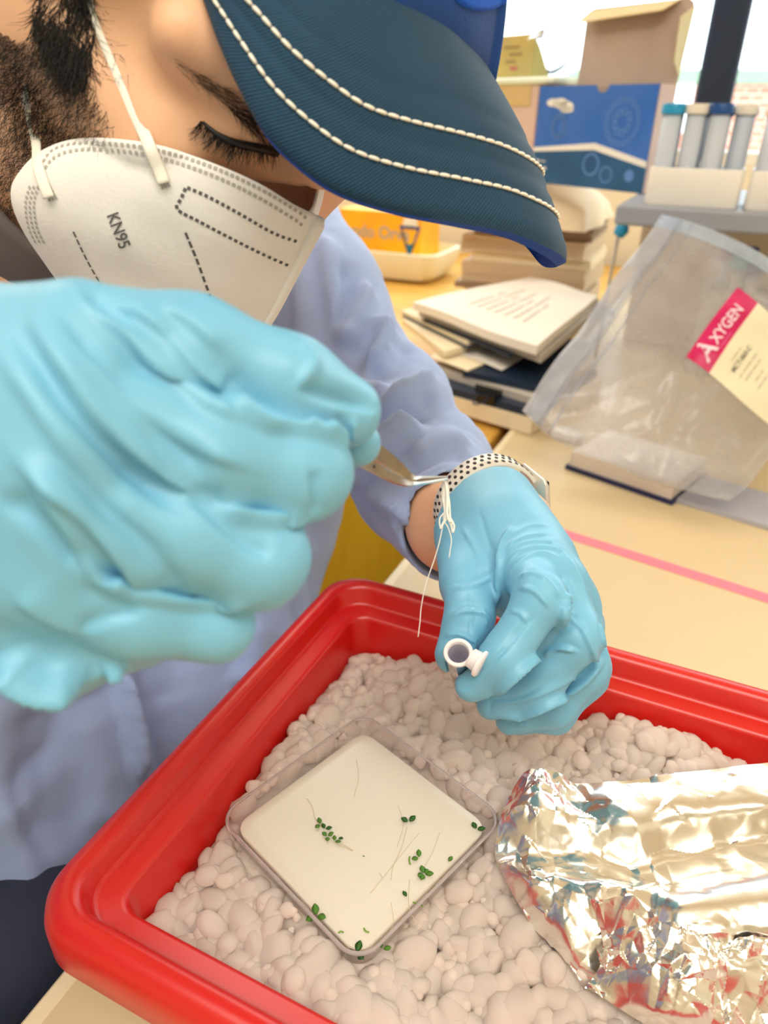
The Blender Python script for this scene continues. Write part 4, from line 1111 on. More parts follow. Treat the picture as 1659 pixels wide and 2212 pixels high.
# ---------------------------------------------------------------- hair
def strands(roots, dirs, lens, rad, name, curl=.25, seed=5, seg=4, m=None, parent=None):
    rg = np.random.default_rng(seed); b_V = []; b_F = []; n = 0
    for (p, nr), d, L in zip(roots, dirs, lens):
        d = d / np.linalg.norm(d); s = np.cross(d, nr); s /= np.linalg.norm(s) + 1e-9
        bend = rg.normal(0, curl); lift = rg.uniform(.15, .5)
        pts = []
        for t in np.linspace(0, 1, seg):
            pts.append(p + L * t * (d + nr * lift * (1 - .6 * t) + s * bend * t * t))
        pts = np.array(pts)
        for k, q in enumerate(pts):
            r = rad * (1 - .75 * k / (seg - 1)); 
            b_V += [q - s * r, q + s * r, q + nr * r * 1.2]
        for k in range(seg - 1):
            a = n + 3 * k
            for i in range(3): b_F.append((a + i, a + (i + 1) % 3, a + 3 + (i + 1) % 3, a + 3 + i))
        n += 3 * seg
    o = obj(name, b_V, b_F, m or m_hair, parent); o['kind'] = 'stuff'; return o
def poly_roots(poly, n, seed, dens=None):
    rg = np.random.default_rng(seed); P = np.array(poly); lo, hi = P.min(0), P.max(0); out = []; tries = 0
    while len(out) < n and tries < n * 20:
        tries += 1
        q = rg.uniform(lo, hi)
        if not inpoly(q[0], q[1], poly): continue
        if dens and rg.random() > dens(*q): continue
        h, nr = HS.hit(q[0], q[1])
        if h is not None: out.append((h, nr, q))
    return out
def imgdir(dx, dy): return C_R * dx - C_U * dy
rg = np.random.default_rng(9)
side = poly_roots([(95, -60), (70, 50), (88, 90), (112, 140), (140, 170), (168, 168), (196, 142), (206, 80), (196, 0), (190, -60)], 1900, 1)
strands([(h, n) for h, n, q in side], [imgdir(-.1 + rg.normal(0, .35), 1 + rg.normal(0, .3)) for _ in side], rg.uniform(.006, .012, len(side)), .00022, 'sideburn', .4, 2, parent=person)
tuft = poly_roots([(205, 70), (215, 60), (245, 95), (262, 130), (240, 120), (215, 100)], 60, 3)
strands([(h, n) for h, n, q in tuft], [imgdir(.5 + rg.normal(0, .3), 1) for _ in tuft], rg.uniform(.006, .013, len(tuft)), .00013, 'temple_hair', .3, 4, parent=person)
beard = poly_roots([(-10, 60), (40, 90), (90, 95), (120, 150), (165, 175), (185, 165), (215, 215), (250, 270), (240, 305), (190, 312), (130, 318), (90, 350), (70, 400), (55, 470), (-10, 470)], 2600, 5,
                   lambda x, y: min(1, max(.10, 1.15 - max(0, x - 130) / 110.)))
strands([(h, n) for h, n, q in beard], [imgdir(-.55 + rg.normal(0, .35), .75 + rg.normal(0, .35)) for _ in beard], rg.uniform(.004, .009, len(beard)), .00010, 'beard', .7, 6, parent=person)
brow = poly_roots([(352, 112), (400, 140), (455, 172), (510, 205), (560, 250), (600, 320), (575, 318), (530, 270), (480, 222), (420, 178), (375, 145)], 480, 7, lambda x, y: min(1, max(.12, (x - 350) / 170)))
strands([(h, n) for h, n, q in brow], [imgdir(.75 + rg.normal(0, .25), .75 + rg.normal(0, .2)) for _ in brow], rg.uniform(.005, .010, len(brow)), .00008, 'eyebrow', .25, 8, parent=person)
lr = []
for k in range(170):
    t = rg.uniform(0, 1); q = spline([(434, 262), (470, 290), (510, 308), (555, 318), (596, 327)], 60)[int(t * 59)]
    h, n = HS.hit(q[0] + rg.normal(0, 2), q[1] + rg.normal(0, 3))
    if h is not None: lr.append((h, n, t))
strands([(h, n) for h, n, t in lr], [imgdir(-.55 + t * .75 + rg.normal(0, .18), .8) for h, n, t in lr], rg.uniform(.005, .0085, len(lr)), .00016, 'eyelashes', .2, 10, parent=person)
ll = HS.line([(438, 264), (470, 291), (510, 309), (555, 319), (600, 328)], 30)
if len(ll) > 3: MB().tube(ll, np.interp(np.linspace(0, 1, len(ll)), [0, .3, 1], [.0006, .0012, .0020]), 6).build('lash_line', m_hair, person)
# ---------------------------------------------------------------- cap
m_cap = mat('cap_denim', (9, 47, 72), .8, var=.14, vscale=30, sheen=.08)
_nt = m_cap.node_tree; _b = _nt.nodes['Principled BSDF']; _tc = _nt.nodes.new('ShaderNodeTexCoord'); _wv = _nt.nodes.new('ShaderNodeTexWave'); _mp = _nt.nodes.new('ShaderNodeMapping')
_mp.inputs['Rotation'].default_value = (0, 0, .6); _nt.links.new(_tc.outputs['UV'], _mp.inputs[0]); _nt.links.new(_mp.outputs[0], _wv.inputs['Vector'])
_wv.inputs['Scale'].default_value = 330; _wv.inputs['Distortion'].default_value = .6; _bp = _nt.nodes.new('ShaderNodeBump'); _bp.inputs['Strength'].default_value = .55; _bp.inputs['Distance'].default_value = .0003
_nt.links.new(_wv.outputs['Fac'], _bp.inputs['Height']); _nt.links.new(_bp.outputs[0], _b.inputs['Normal'])
_mx = next(n for n in _nt.nodes if n.type == 'MIX'); _m2 = _nt.nodes.new('ShaderNodeMix'); _m2.data_type = 'RGBA'; _m2.inputs[7].default_value = lin((40, 112, 152))
_ml = _nt.nodes.new('ShaderNodeMath'); _ml.operation = 'MULTIPLY'; _ml.inputs[1].default_value = .22; _nt.links.new(_wv.outputs['Fac'], _ml.inputs[0]); _nt.links.new(_ml.outputs[0], _m2.inputs[0])
_nt.links.new(_mx.outputs[2], _m2.inputs[6]); _nt.links.new(_m2.outputs[2], _b.inputs['Base Color'])
m_capu = mat('cap_underside', (16, 70, 160), .7, var=.1, vscale=40, bump=.3, bscale=900)
m_stit = mat('stitch_cream', (240, 236, 222), .6)
cap = empty('baseball_cap', hp(0, 0, .06)); cap.parent = person; cap.location = np.array(cap.location) - np.array(person.location)
# edge and seam of the brim, one ruling per row: (edge px, edge depth, seam px, seam depth)
RUL = [((425, -30), .236, (470, -120), .226), ((455, 62), .231, (560, -160), .222), ((502, 168), .229, (640, -140), .221), ((562, 272), .230, (720, -90), .222), ((640, 352), .234, (790, -45), .226), ((735, 415), .239, (850, 0), .231),
       ((860, 455), .246, (905, 25), .238), ((1000, 480), .255, (965, 58), .248), ((1110, 500), .264, (1005, 92), .258), ((1185, 528), .274, (1036, 122), .270), ((1220, 547), .285, (1058, 152), .284), ((1230, 564), .297, (1055, 172), .300),
       ((1196, 568), .310, (1040, 190), .318), ((1140, 528), .320, (1030, 200), .335), ((1060, 470), .332, (1000, 200), .350)]
E_ = spline([at(*r[0], r[1]) for r in RUL], 150); S_ = spline([at(*r[2], r[3]) for r in RUL], 150)
NR = 150; NC = 34
chord = []
for i in range(NR):
    for t in np.linspace(0, 1, NC):
        p = E_[i] * (1 - t) + S_[i] * t
        chord.append(p)
chord = np.array(chord)
G = chord.reshape(NR, NC, 3)
nrm = np.cross(np.gradient(G, axis=0), np.gradient(G, axis=1)); nrm /= np.linalg.norm(nrm, axis=2)[:, :, None] + 1e-9
if np.mean(nrm[:60] @ C_FWD) > 0: nrm = -nrm
tt = np.linspace(0, 1, NC)[None, :, None]
G = G + nrm * (.0035 * np.sin(np.pi * tt) - .0016 * np.exp(-((tt) / .03) ** 2))
for t0 in (.33, .36, .57, .60):                      # blind tone-on-tone stitch lines press into the cloth
    G = G - nrm * (.0007 * np.exp(-((tt - t0) / .008) ** 2))
for t0 in (.22, .445): G = G - nrm * (.0005 * np.exp(-((tt - t0) / .012) ** 2))
Gb = G - nrm * .0042
rings = [np.concatenate([G[i], Gb[i][::-1]]) for i in range(NR)]
V, F = loft(rings, True)
br = obj('brim', V, F, [m_cap, m_capu], cap, sharp=55)
nr2 = 2 * NC
_L = np.concatenate([[0], np.cumsum(np.linalg.norm(np.diff(G[:, NC // 2], axis=0), axis=1))])
_uv = br.data.uv_layers.new(name='cloth')
_vi = np.empty(len(br.data.loops), np.int32); br.data.loops.foreach_get('vertex_index', _vi)
_row = _vi // nr2; _colm = _vi % nr2; _colm = np.where(_colm >= NC, nr2 - 1 - _colm, _colm)
_uv.data.foreach_set('uv', np.stack([_L[np.clip(_row, 0, NR - 1)], _colm / (NC - 1) * .07], 1).astype(np.float32).ravel())
for pl in br.data.polygons:
    vs_ = [v % nr2 for v in pl.vertices]
    if len(vs_) == 4 and min(vs_) >= NC - 0 or (len(vs_) == 4 and max(vs_) == nr2 - 1): pl.material_index = 1
def brimpt(i, t, lift=.0):
    k = t * (NC - 1); a = int(k); f = k - a; a2 = min(a + 1, NC - 1); i0 = int(i); g = i - i0; i1 = min(i0 + 1, NR - 1)
    p = (G[i0, a] * (1 - f) + G[i0, a2] * f) * (1 - g) + (G[i1, a] * (1 - f) + G[i1, a2] * f) * g
    return p + nrm[i0, a] * lift
for t0, step in ((.215, 1.95), (.44, 2.0)):
    b = MB(); i = 1.0
    line = [brimpt(k, t0, .0002) for k in np.linspace(0, NR - 1.01, 900)]
    L = np.concatenate([[0], np.cumsum(np.linalg.norm(np.diff(np.array(line), axis=0), axis=1))]); line = np.array(line)
    s = .001
    while s < L[-1] - .005:
        pts = [np.array([np.interp(s + .0040 * u, L, line[:, c]) for c in range(3)]) for u in (0, .15, .5, .85, 1)]
        off = np.array(brimpt(10, t0, 0)) * 0
        k_ = np.searchsorted(L, s) * (NR - 1.01) / 900; nn_ = nrm[int(min(k_, NR - 1)), int(t0 * NC)]
        pts = [p + nn_ * h for p, h in zip(pts, (-.0001, .0003, .0005, .0003, -.0001))]
        b.tube(pts, [.0003, .00062, .00068, .00062, .0003], 6); s += .0044
    o = b.build('stitching', m_stit, cap); o['kind'] = 'stuff'
# crown
_th = np.linspace(0, 1, 60)
front = S_[:118]
rear = []
for a in np.linspace(.06, .94, 40):
    an = math.radians(75 + 210 * a); 
    rear.append(hp(-.012 + .108 * math.cos(an), .085 * math.sin(an), .050 + .010 * math.cos(an)))
rear = np.array(rear)
loop = spline(np.concatenate([front[::8], [hp(.03, .090, .050), ], rear[::3], [hp(.028, -.090, .055)], front[:1]]), 150)[:-1]
apex = hp(-.03, -.012, .165)
base = loop
def crown_ring(t):
    """t 0 at the seam, 1 at the top: rises along the head axis and closes in"""
    h = math.sin(t * math.pi / 2); c = math.cos(t * math.pi / 2) ** .75
    cen = base.mean(0); ax = apex - cen
    return cen + (base - cen) * c + ax * h * .95
rings = [base - HU * .002] + [crown_ring(t) for t in np.linspace(.0, .985, 26)]
V, F = loft(rings, True)
CV = V
CS = None
cr = obj('crown', V, F, mat('crown_blue', (12, 64, 136), .8, var=.10, vscale=40, bump=.5, bscale=800, sheen=.06, bdist=.0004), cap)

_cs = Surf(V, F)
b = MB()
ec = np.array([1040., -22.])
eV = []
for r in np.linspace(0, 1, 9):
    for a_ in np.linspace(0, 2 * math.pi, 40, endpoint=False):
        h, n = _cs.hit(ec[0] + 66 * r * math.cos(a_), ec[1] + 46 * r * math.sin(a_))
        if h is None: h, n = _cs.near(at(ec[0] + 66 * r * math.cos(a_), ec[1] + 46 * r * math.sin(a_), .27))
        if n @ (C_LOC - h) < 0: n = -n
        eV.append(h + n * .0012 * (1 if r < .95 else .2))
eF = [(i * 40 + j, i * 40 + (j + 1) % 40, (i + 1) * 40 + (j + 1) % 40, (i + 1) * 40 + j) for i in range(8) for j in range(40)]
obj('emblem', eV, eF, mat('emblem_blue', (14, 92, 214), .8, var=.15, vscale=300, bump=.8, bscale=1500), cap)
# ---------------------------------------------------------------- face mask
m_mask = mat('mask_cloth', (240, 238, 232), .75, var=.012, vscale=200, bump=.15, bscale=900, sss=.15, sssr=(.003, .003, .003))
mask = empty('face_mask', hp(.1, 0, -.04)); mask.parent = person; mask.location = np.array(mask.location) - np.array(person.location)
RID = spline([at(692, 468, .284), at(664, 530, .290), at(622, 615, .300), at(582, 690, .312), at(530, 770, .328), at(470, 830, .340)], 40)
TOP = spline([at(62, 395, .288), at(70, 360, .282), at(88, 330, .277), at(130, 307, .270), at(200, 298, .264), at(330, 312, .2600), at(450, 350, .260), at(560, 398, .266), at(640, 446, .275), at(692, 468, .284)], 60)
BOT = spline([at(62, 395, .288), at(52, 440, .292), at(60, 505, .297), at(100, 570, .304), at(150, 640, .312), at(230, 730, .322), at(330, 800, .333), at(470, 830, .340)], 60)
# panel between ear side point and ridge: columns run top edge -> bottom edge
MU, MV = 64, 48
M = np.zeros((MU, MV, 3))
for i in range(MU):
    u = i / (MU - 1)
    a, b_ = TOP[min(59, int(round(u * 59)))], None
    a = np.array([np.interp(u, np.linspace(0, 1, 60), TOP[:, c]) for c in range(3)])
    b_ = np.array([np.interp(u, np.linspace(0, 1, 60), BOT[:, c]) for c in range(3)])
    for j in range(MV):
        v = j / (MV - 1)
        M[i, j] = a * (1 - v) + b_ * v
# last column must follow the ridge
for i in range(MU):
    u = i / (MU - 1); wgt = u ** 6
    for j in range(MV):
        v = j / (MV - 1)
        r = np.array([np.interp(v, np.linspace(0, 1, 40), RID[:, c]) for c in range(3)])
        lin_ = RID[0] * (1 - v) + RID[-1] * v
        M[i, j] += wgt * (r - lin_)
nm = np.cross(np.gradient(M, axis=0), np.gradient(M, axis=1)); nm /= np.linalg.norm(nm, axis=2)[:, :, None] + 1e-9
if np.mean(nm @ C_FWD) > 0: nm = -nm
uu = np.linspace(0, 1, MU)[:, None]; vv = np.linspace(0, 1, MV)[None, :]
bulge = .013 * (np.sin(np.pi * np.clip(uu, 0, 1)) ** .8) * (np.sin(np.pi * vv) ** .7)
nz = vnoise(M.reshape(-1, 3), 55, 3).reshape(MU, MV) * .0011
M = M + nm * (bulge + nz * np.sin(np.pi * vv))[:, :, None]
for i in range(3): M[MU - 3 + i] += nm[MU - 3 + i] * [.0, .0007, .0004][i]
for i in range(MU):       # rest on the face, never inside it
    for j in range(MV):
        d_ = M[i, j] - C_LOC; L_ = np.linalg.norm(d_); d_ = d_ / L_
        h_ = HS.t.ray_cast(Vector(C_LOC), Vector(d_))
        if h_[0] is not None and h_[3] < L_ + .0022: M[i, j] = C_LOC + d_ * (h_[3] - .0022)
V = M.reshape(-1, 3); V2 = V - nm.reshape(-1, 3) * .0009
n0 = len(V); F = grid_faces(MU, MV)
edge = [i * MV for i in range(MU)] + [(MU - 1) * MV + j for j in range(1, MV)] + [i * MV + MV - 1 for i in range(MU - 2, -1, -1)] + [j for j in range(MV - 2, 0, -1)]
FF = F + [tuple(n0 + k for k in f[::-1]) for f in F] + [(edge[k], edge[(k + 1) % len(edge)], edge[(k + 1) % len(edge)] + n0, edge[k] + n0) for k in range(len(edge))]
obj('mask_panel', np.concatenate([V, V2]), FF, m_mask, mask)
MS = Surf(V, F)
# far panel mirrored across the plane of the ridge
def mirror(P):
    q = (P - HO) @ HM.T; k = np.interp(0, [0, 1], [0, 1]); rid0 = (RID - HO) @ HM.T
    q2 = q.copy(); mid = rid0[:, 1].mean(); q2[:, 1] = 2 * mid - q[:, 1]; q2[:, 0] -= .010 * np.clip(np.abs(q[:, 1] - mid) / .02, 0, 1); return HO + q2 @ HM
obj('mask_panel', mirror(np.concatenate([V, V2])), [f[::-1] for f in FF], m_mask, mask)
# welded ridge and nose clip fold
rb_ = spline([M[MU - 1, j] for j in range(0, MV, 4)], 50)
MB().tube(rb_, np.interp(np.linspace(0, 1, 50), [0, .05, .3, 1], [.0016, .0030, .0024, .0015]), 8).build('centre_weld', m_mask, mask)
m_dot = mat('weld_grey', (176, 172, 164), .7); m_ink2 = mat('ink_grey', (96, 94, 92), .7)
def on_mask(x, y, lift=.00025):
    h, n = MS.hit(x, y)
    if h is None: return None, None
    if n @ (C_LOC - h) < 0: n = -n
    return h + n * lift, n
def dot_patch(b, x, y, dx, dy, hw, hh):
    p, n = on_mask(x, y)
    if p is None: return
    q, _ = on_mask(x + dx * 4, y + dy * 4)
    if q is None: return
    t = q - p; t -= n * (t @ n); t /= np.linalg.norm(t) + 1e-12; s = np.cross(n, t)
    c = [p + t * a * hw + s * b2 * hh for a, b2 in ((-1, -1), (1, -1), (1, 1), (-1, 1))]
    b.add(c, [(0, 1, 2, 3)])
def dots(name, pts, gap, hw, hh, m, off=0):
    b = MB(); P = spline(pts, 400); L = np.concatenate([[0], np.cumsum(np.hypot(*np.diff(P, axis=0).T))]); s = gap * .5
    while s < L[-1]:
        x, y = np.interp(s, L, P[:, 0]), np.interp(s, L, P[:, 1]); x2, y2 = np.interp(min(s + 3, L[-1]), L, P[:, 0]), np.interp(min(s + 3, L[-1]), L, P[:, 1])
        l = math.hypot(x2 - x, y2 - y) + 1e-9; dot_patch(b, x, y, (x2 - x) / l, (y2 - y) / l, hw, hh); s += gap
    if b.n: 
        o = b.build(name, m, mask, smooth=False); o['kind'] = 'stuff'
e1 = [(92, 352), (112, 326), (150, 312), (215, 309), (330, 322), (450, 358), (555, 405), (640, 455), (660, 470)]
e2 = [(96, 366), (116, 342), (152, 327), (215, 323), (326, 336), (444, 373), (546, 420), (630, 470), (652, 486)]
dots('weld_dots', e1, 13, .00065, .00062, m_dot); dots('weld_dots', e2, 13, .00065, .00062, m_dot)
for k in range(3):
    o_ = k * 9
    dots('weld_dots', [(60 + o_ + 6, 400), (56 + o_, 440), (62 + o_, 490), (80 + o_, 530)], 11, .0006, .0006, m_dot)
dots('weld_dots', [(402, 404), (450, 425), (520, 463), (590, 503), (642, 522)], 13.5, .00062, .00062, m_ink2)
dots('weld_dots', [(402, 404), (392, 428), (384, 452), (430, 478), (500, 515), (570, 550), (620, 572)], 13.5, .00068, .00062, m_ink2)
dots('crease_dashes', [(400, 500), (425, 560), (445, 615), (470, 680)], 20, .0013, .0005, m_ink2)
dots('crease_dashes', [(158, 498), (185, 555), (215, 608), (250, 660)], 18, .0011, .0004, m_ink2)
V, F = tangent_points('KN95', 1.0, .012)
o1 = np.array([256., 498.]); dv = np.array([.36, .93]); dv /= np.linalg.norm(dv); dn = np.array([dv[1], -dv[0]])
P = []
for v in V:
    q = o1 + dv * v[0] * 33 + dn * v[1] * 37
    p, n = on_mask(q[0], q[1], .0004); P.append(p if p is not None else RID[0])
obj('lettering', P, F, m_ink2, mask, smooth=False)
# ear loops
m_loop = mat('loop_elastic', (244, 240, 226), .7, var=.03, vscale=200, bump=.3, bscale=1500)
def loop(pts, wd, name, n_fix):
    out = []
    for k, (x, y) in enumerate(spline(pts, 46)):
        p, n = on_mask(x, y, .0007)
        if p is None:
            p, n = HS.hit(x, y)
            if p is not None: p = p + n * .0020
            else: p = None
        out.append(p)
    good = [k for k, p in enumerate(out) if p is not None]
    P = np.array([[np.interp(k, good, [out[g][c] for g in good]) for c in range(3)] for k in range(46)])
    for _ in range(6): P[1:-1] = P[1:-1] * .5 + (P[:-2] + P[2:]) * .25
    P = P - C_FWD * .0014
    V, F = tubemesh(P, wd, 10, True, .35, up=C_FWD); return obj(name, V, F, m_loop, mask)
loop([(358, 400), (345, 365), (325, 318), (295, 262), (258, 170), (228, 100), (205, 40), (190, -20), (180, -60)], .0023, 'ear_loop', 3)
loop([(112, 430), (100, 400), (86, 355), (72, 300), (58, 235), (42, 160), (28, 90), (22, 20), (18, -50)], .0021, 'ear_loop', 3)
for pts in ([(340, 372), (362, 408)], [(98, 398), (116, 432)]):
    for o_ in (-7, 0, 7): dots('weld_dots', [(pts[0][0] + o_, pts[0][1] - o_ * .3), (pts[1][0] + o_, pts[1][1] - o_ * .3)], 8, .0005, .0005, m_dot)
# ---------------------------------------------------------------- lab coat
m_coat = mat("coat_blue", (154, 176, 222), .75, var=.04, vscale=120, bump=.2, bscale=900, sheen=.2)
cuffc = at(998, 1144, .455); cuffax = (at(1003, 1150, .447) - at(915, 1040, .54)); cuffax /= np.linalg.norm(cuffax)
def coat_sdf(P):
    s = sd_cone(P, at(560, 520, .67), at(682, 655, .645), .080, .058)
    s = smin(s, sd_cone(P, at(682, 655, .645), at(728, 765, .635), .058, .050), .03)
    s = smin(s, sd_cone(P, at(728, 765, .635), at(848, 876, .615), .050, .046), .03)
    s = smin(s, sd_cone(P, at(848, 876, .615), at(912, 1030, .54), .046, .050), .02)
    s = smin(s, sd_cone(P, at(912, 1030, .54), cuffc, .050, .0395), .02)
    s = np.maximum(s, (P - cuffc) @ cuffax)
    s = np.maximum(s, -sd_cone(P, cuffc - cuffax * .02, cuffc + cuffax * .05, .0350, .0390))
    t = sd_cone(P, at(500, 600, .70), at(30, 600, .60), .095, .09)
    t = smin(t, sd_cone(P, at(470, 700, .71), at(420, 1050, .72), .12, .135), .06)
    t = smin(t, sd_cone(P, at(420, 1050, .72), at(300, 1420, .69), .135, .145), .06)
    t = smin(t, sd_cone(P, at(300, 1420, .69), at(100, 1900, .63), .145, .15), .06)
    t = smin(t, sd_cone(P, at(-60, 800, .60), at(-120, 1400, .56), .12, .13), .08)
    t = smin(t, sd_cone(P, at(-120, 1400, .56), at(-200, 2000, .54), .13, .14), .08)
    t = np.maximum(t, -sd_cone(P, hp(-.05, 0, -.09), hp(-.10, 0, -.20), .075, .066))
    d = smin(s, t, .03)
    d = np.where(P[:, 2] < .05, np.maximum(d, P[:, 0] + .272), d)
    return d
lo = np.array([-.80, .02, -.55]); hi = np.array([-.06, .78, .48])
V, F = sdf_mesh(lo, hi, .0046, coat_sdf)
V = relax(V, F, 4)
CR_ = [([(640, 560), (650, 700), (648, 800)], -.004, .010), ([(690, 500), (705, 600), (728, 740)], -.007, .008), ([(787, 600), (762, 680), (728, 750)], -.008, .008), ([(738, 560), (742, 650), (728, 720)], .005, .009),
       ([(812, 690), (820, 745), (796, 810)], -.012, .008), ([(855, 722), (835, 785), (790, 845)], .006, .009), ([(780, 820), (830, 880), (900, 880)], -.004, .014), ([(795, 950), (850, 908), (905, 876), (940, 858)], -.013, .0065), ([(930, 885), (965, 862)], -.006, .006),
       ([(815, 1015), (858, 966), (910, 928)], -.015, .0075), ([(800, 985), (850, 940), (920, 905)], .006, .007), ([(880, 1000), (960, 955), (1015, 960)], -.004, .009), ([(860, 1030), (950, 985), (1030, 990)], .004, .010), ([(770, 1040), (800, 1000), (830, 960)], -.008, .012),
       ([(790, 1060), (850, 1102), (905, 1150)], -.005, .004),  ([(760, 900), (800, 880), (850, 850)], -.006, .014), ([(690, 800), (740, 860), (780, 900)], -.006, .012),
       ([(258, 1440), (272, 1540), (292, 1680)], -.012, .006), ([(310, 1420), (330, 1540)], .003, .02), ([(530, 1330), (528, 1420), (500, 1480)], -.010, .010), ([(90, 1500), (110, 1650), (80, 1850)], .008, .03), ([(180, 1520), (230, 1680), (200, 1800)], -.006, .02),
       ([(0, 1700), (60, 1850), (50, 2000)], -.008, .02), ([(690, 960), (700, 1060), (680, 1200)], .005, .02), ([(20, 500), (60, 560), (110, 620)], -.01, .01)]
V = creases(V, F, CR_, None, 1.6, .6)
_w = V + .012 * np.stack([vnoise(V, 14, 31), vnoise(V, 14, 32), vnoise(V, 14, 33)], 1)
_ax = (at(912, 1030, .54) - at(822, 842, .62)); _ax /= np.linalg.norm(_ax)
_dg = C_R * .80 + C_U * .45; _dg /= np.linalg.norm(_dg)           # creases run across the bent sleeve
_q = _w - np.outer(_w @ _dg, _dg) * .72
rid1 = 1 - np.abs(vnoise(_q, 26, 41)); rid2 = 1 - np.abs(vnoise(_q, 52, 42))
_vt = _w.copy(); _vt[:, 2] *= .22
rid3 = 1 - np.abs(vnoise(_vt, 24, 43))
_slv = np.clip((proj(V)[:, 0] - 640) / 120, 0, 1)
V = V + vnormals(V, F) * ((.002 * (rid1 ** 7 - .2) + .001 * (rid2 ** 5 - .25)) * _slv + .004 * (rid3 ** 6 - .25) * (1 - _slv) + .0010 * vnoise(V, 60, 6))[:, None]
coat = obj('lab_coat', V, F, m_coat, person)
# grey shirt collar at the neck
nb0, nb1 = hp(-.052, 0, -.095), hp(-.092, 0, -.175)
ax_ = nb1 - nb0; ax_ /= np.linalg.norm(ax_)
V, F = lathe([(.062, .0), (.066, -.003), (.068, .004), (.069, .03), (.073, .055), (.085, .075)], nb0, ax_, 48)
obj('shirt_collar', V, F, mat('shirt_grey', (104, 98, 96), .8, var=.08, vscale=60, bump=.3, bscale=700), person)

def coat_shade_sdf(P):  # dark navy form added to stand in for shade on the lower coat
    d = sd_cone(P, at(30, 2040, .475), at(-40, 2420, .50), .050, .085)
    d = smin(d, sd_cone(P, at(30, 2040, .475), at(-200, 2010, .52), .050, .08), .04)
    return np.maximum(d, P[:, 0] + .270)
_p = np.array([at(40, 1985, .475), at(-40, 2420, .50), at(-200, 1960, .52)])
V, F = sdf_mesh(_p.min(0) - .1, _p.max(0) + .1, .004, coat_shade_sdf); V = relax(V, F, 3)
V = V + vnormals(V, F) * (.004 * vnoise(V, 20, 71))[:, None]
obj('coat_shade_form', V, F, mat('coat_shade_navy', (46, 54, 76), .8, var=.08, vscale=80, bump=.3, bscale=900), person)

# near sleeve, from the shoulder behind the cheek round to the raised wrist
WN = at(-430, 1130, .196)
SN, EN = np.array([-.49, .16, .27]), np.array([-.335, -.085, .20])
def sleeve_sdf(P):
    d = sd_cone(P, SN, EN, .080, .058)
    d = smin(d, sd_cone(P, EN, WN, .056, .042), .03)
    ax2 = (WN - EN) / np.linalg.norm(WN - EN)
    d = np.maximum(d, (P - WN) @ ax2)
    return np.maximum(d, -sd_cone(P, WN - ax2 * .03, WN + ax2 * .04, .037, .039))
_p = np.array([SN, EN, WN]); V, F = sdf_mesh(_p.min(0) - .09, _p.max(0) + .09, .004, sleeve_sdf); V = relax(V, F, 3)
V = V + vnormals(V, F) * (.006 * (1 - np.abs(vnoise(V * [1, 1, .5], 24, 51))) ** 4)[:, None]
obj('sleeve', V, F, m_coat, coat)
V, F = tubemesh(spline([WN - (WN - EN) * .2, WN, at(-300, 1080, .186)], 12), np.linspace(.033, .036, 12), 20); obj('near_forearm', V, F, m_skin, person)
# ---------------------------------------------------------------- gloves
m_glove = mat('glove_nitrile', (116, 181, 212), .42, var=.03, vscale=40, bump=.12, bscale=420, sss=.04, sssr=(.004, .006, .008), bdist=.0004)
def chain(P, J):
    d = None
    for (x0, y0, d0, r0_), (x1, y1, d1, r1_) in zip(J, J[1:]):
        e = sd_cone(P, at(x0, y0, d0), at(x1, y1, d1), rp(r0_, d0), rp(r1_, d1))
        d = e if d is None else smin(d, e, .006)
    return d
def bounds(chains, pad):
    A = np.array([at(j[0], j[1], j[2]) for c in chains for j in c]); R_ = max(rp(j[3], j[2]) for c in chains for j in c) + pad
    return A.min(0) - R_, A.max(0) + R_
# near hand, seen from the back of the fist
RB = [[(-330, 830, .190, 170), (-60, 780, .178, 160), (170, 745, .173, 138)], [(-330, 930, .182, 180), (-60, 900, .170, 165), (150, 880, .166, 148)],
      [(-330, 1060, .180, 180), (-60, 1070, .172, 165), (140, 1055, .169, 150)], [(-330, 1190, .188, 170), (-60, 1220, .178, 155), (110, 1225, .176, 138)], [(-330, 1260, .200, 160), (-80, 1350, .192, 130), (120, 1390, .192, 114), (290, 1352, .192, 96)]]
RI = [(170, 745, .173, 138), (420, 765, .180, 118), (620, 832, .188, 104), (748, 892, .199, 78)]
RM = [(150, 885, .166, 142), (470, 975, .179, 114), (648, 1018, .190, 103), (600, 1010, .225, 92), (500, 950, .232, 88)]
RR_ = [(140, 1060, .169, 142), (395, 1145, .179, 114), (560, 1208, .189, 101), (510, 1200, .224, 92), (420, 1130, .232, 88)]
RP = [(110, 1230, .176, 132), (300, 1318, .185, 100), (466, 1346, .194, 74), (400, 1330, .222, 84), (330, 1250, .230, 80)]
RT = [(60, 900, .24, 150), (480, 880, .238, 95), (690, 930, .226, 70), (772, 958, .218, 50)]
def fist(P):
    d = None
    for c in RB:
        e = chain(P, c); d = e if d is None else smin(d, e, .014)
    for c, k in ((RI, .0012), (RM, .0012), (RR_, .0012), (RP, .0012), (RT, .0015)):
        d = smin(d, chain(P, c), k)
    return d
lo, hi = bounds(RB + [RI, RM, RR_, RP, RT], .004)
V, F = sdf_mesh(lo, hi, .00105, fist)
V = relax(V, F, 3)
def zp(*pts): return [(x / 1.843, 580 + y / 1.843) for x, y in pts]
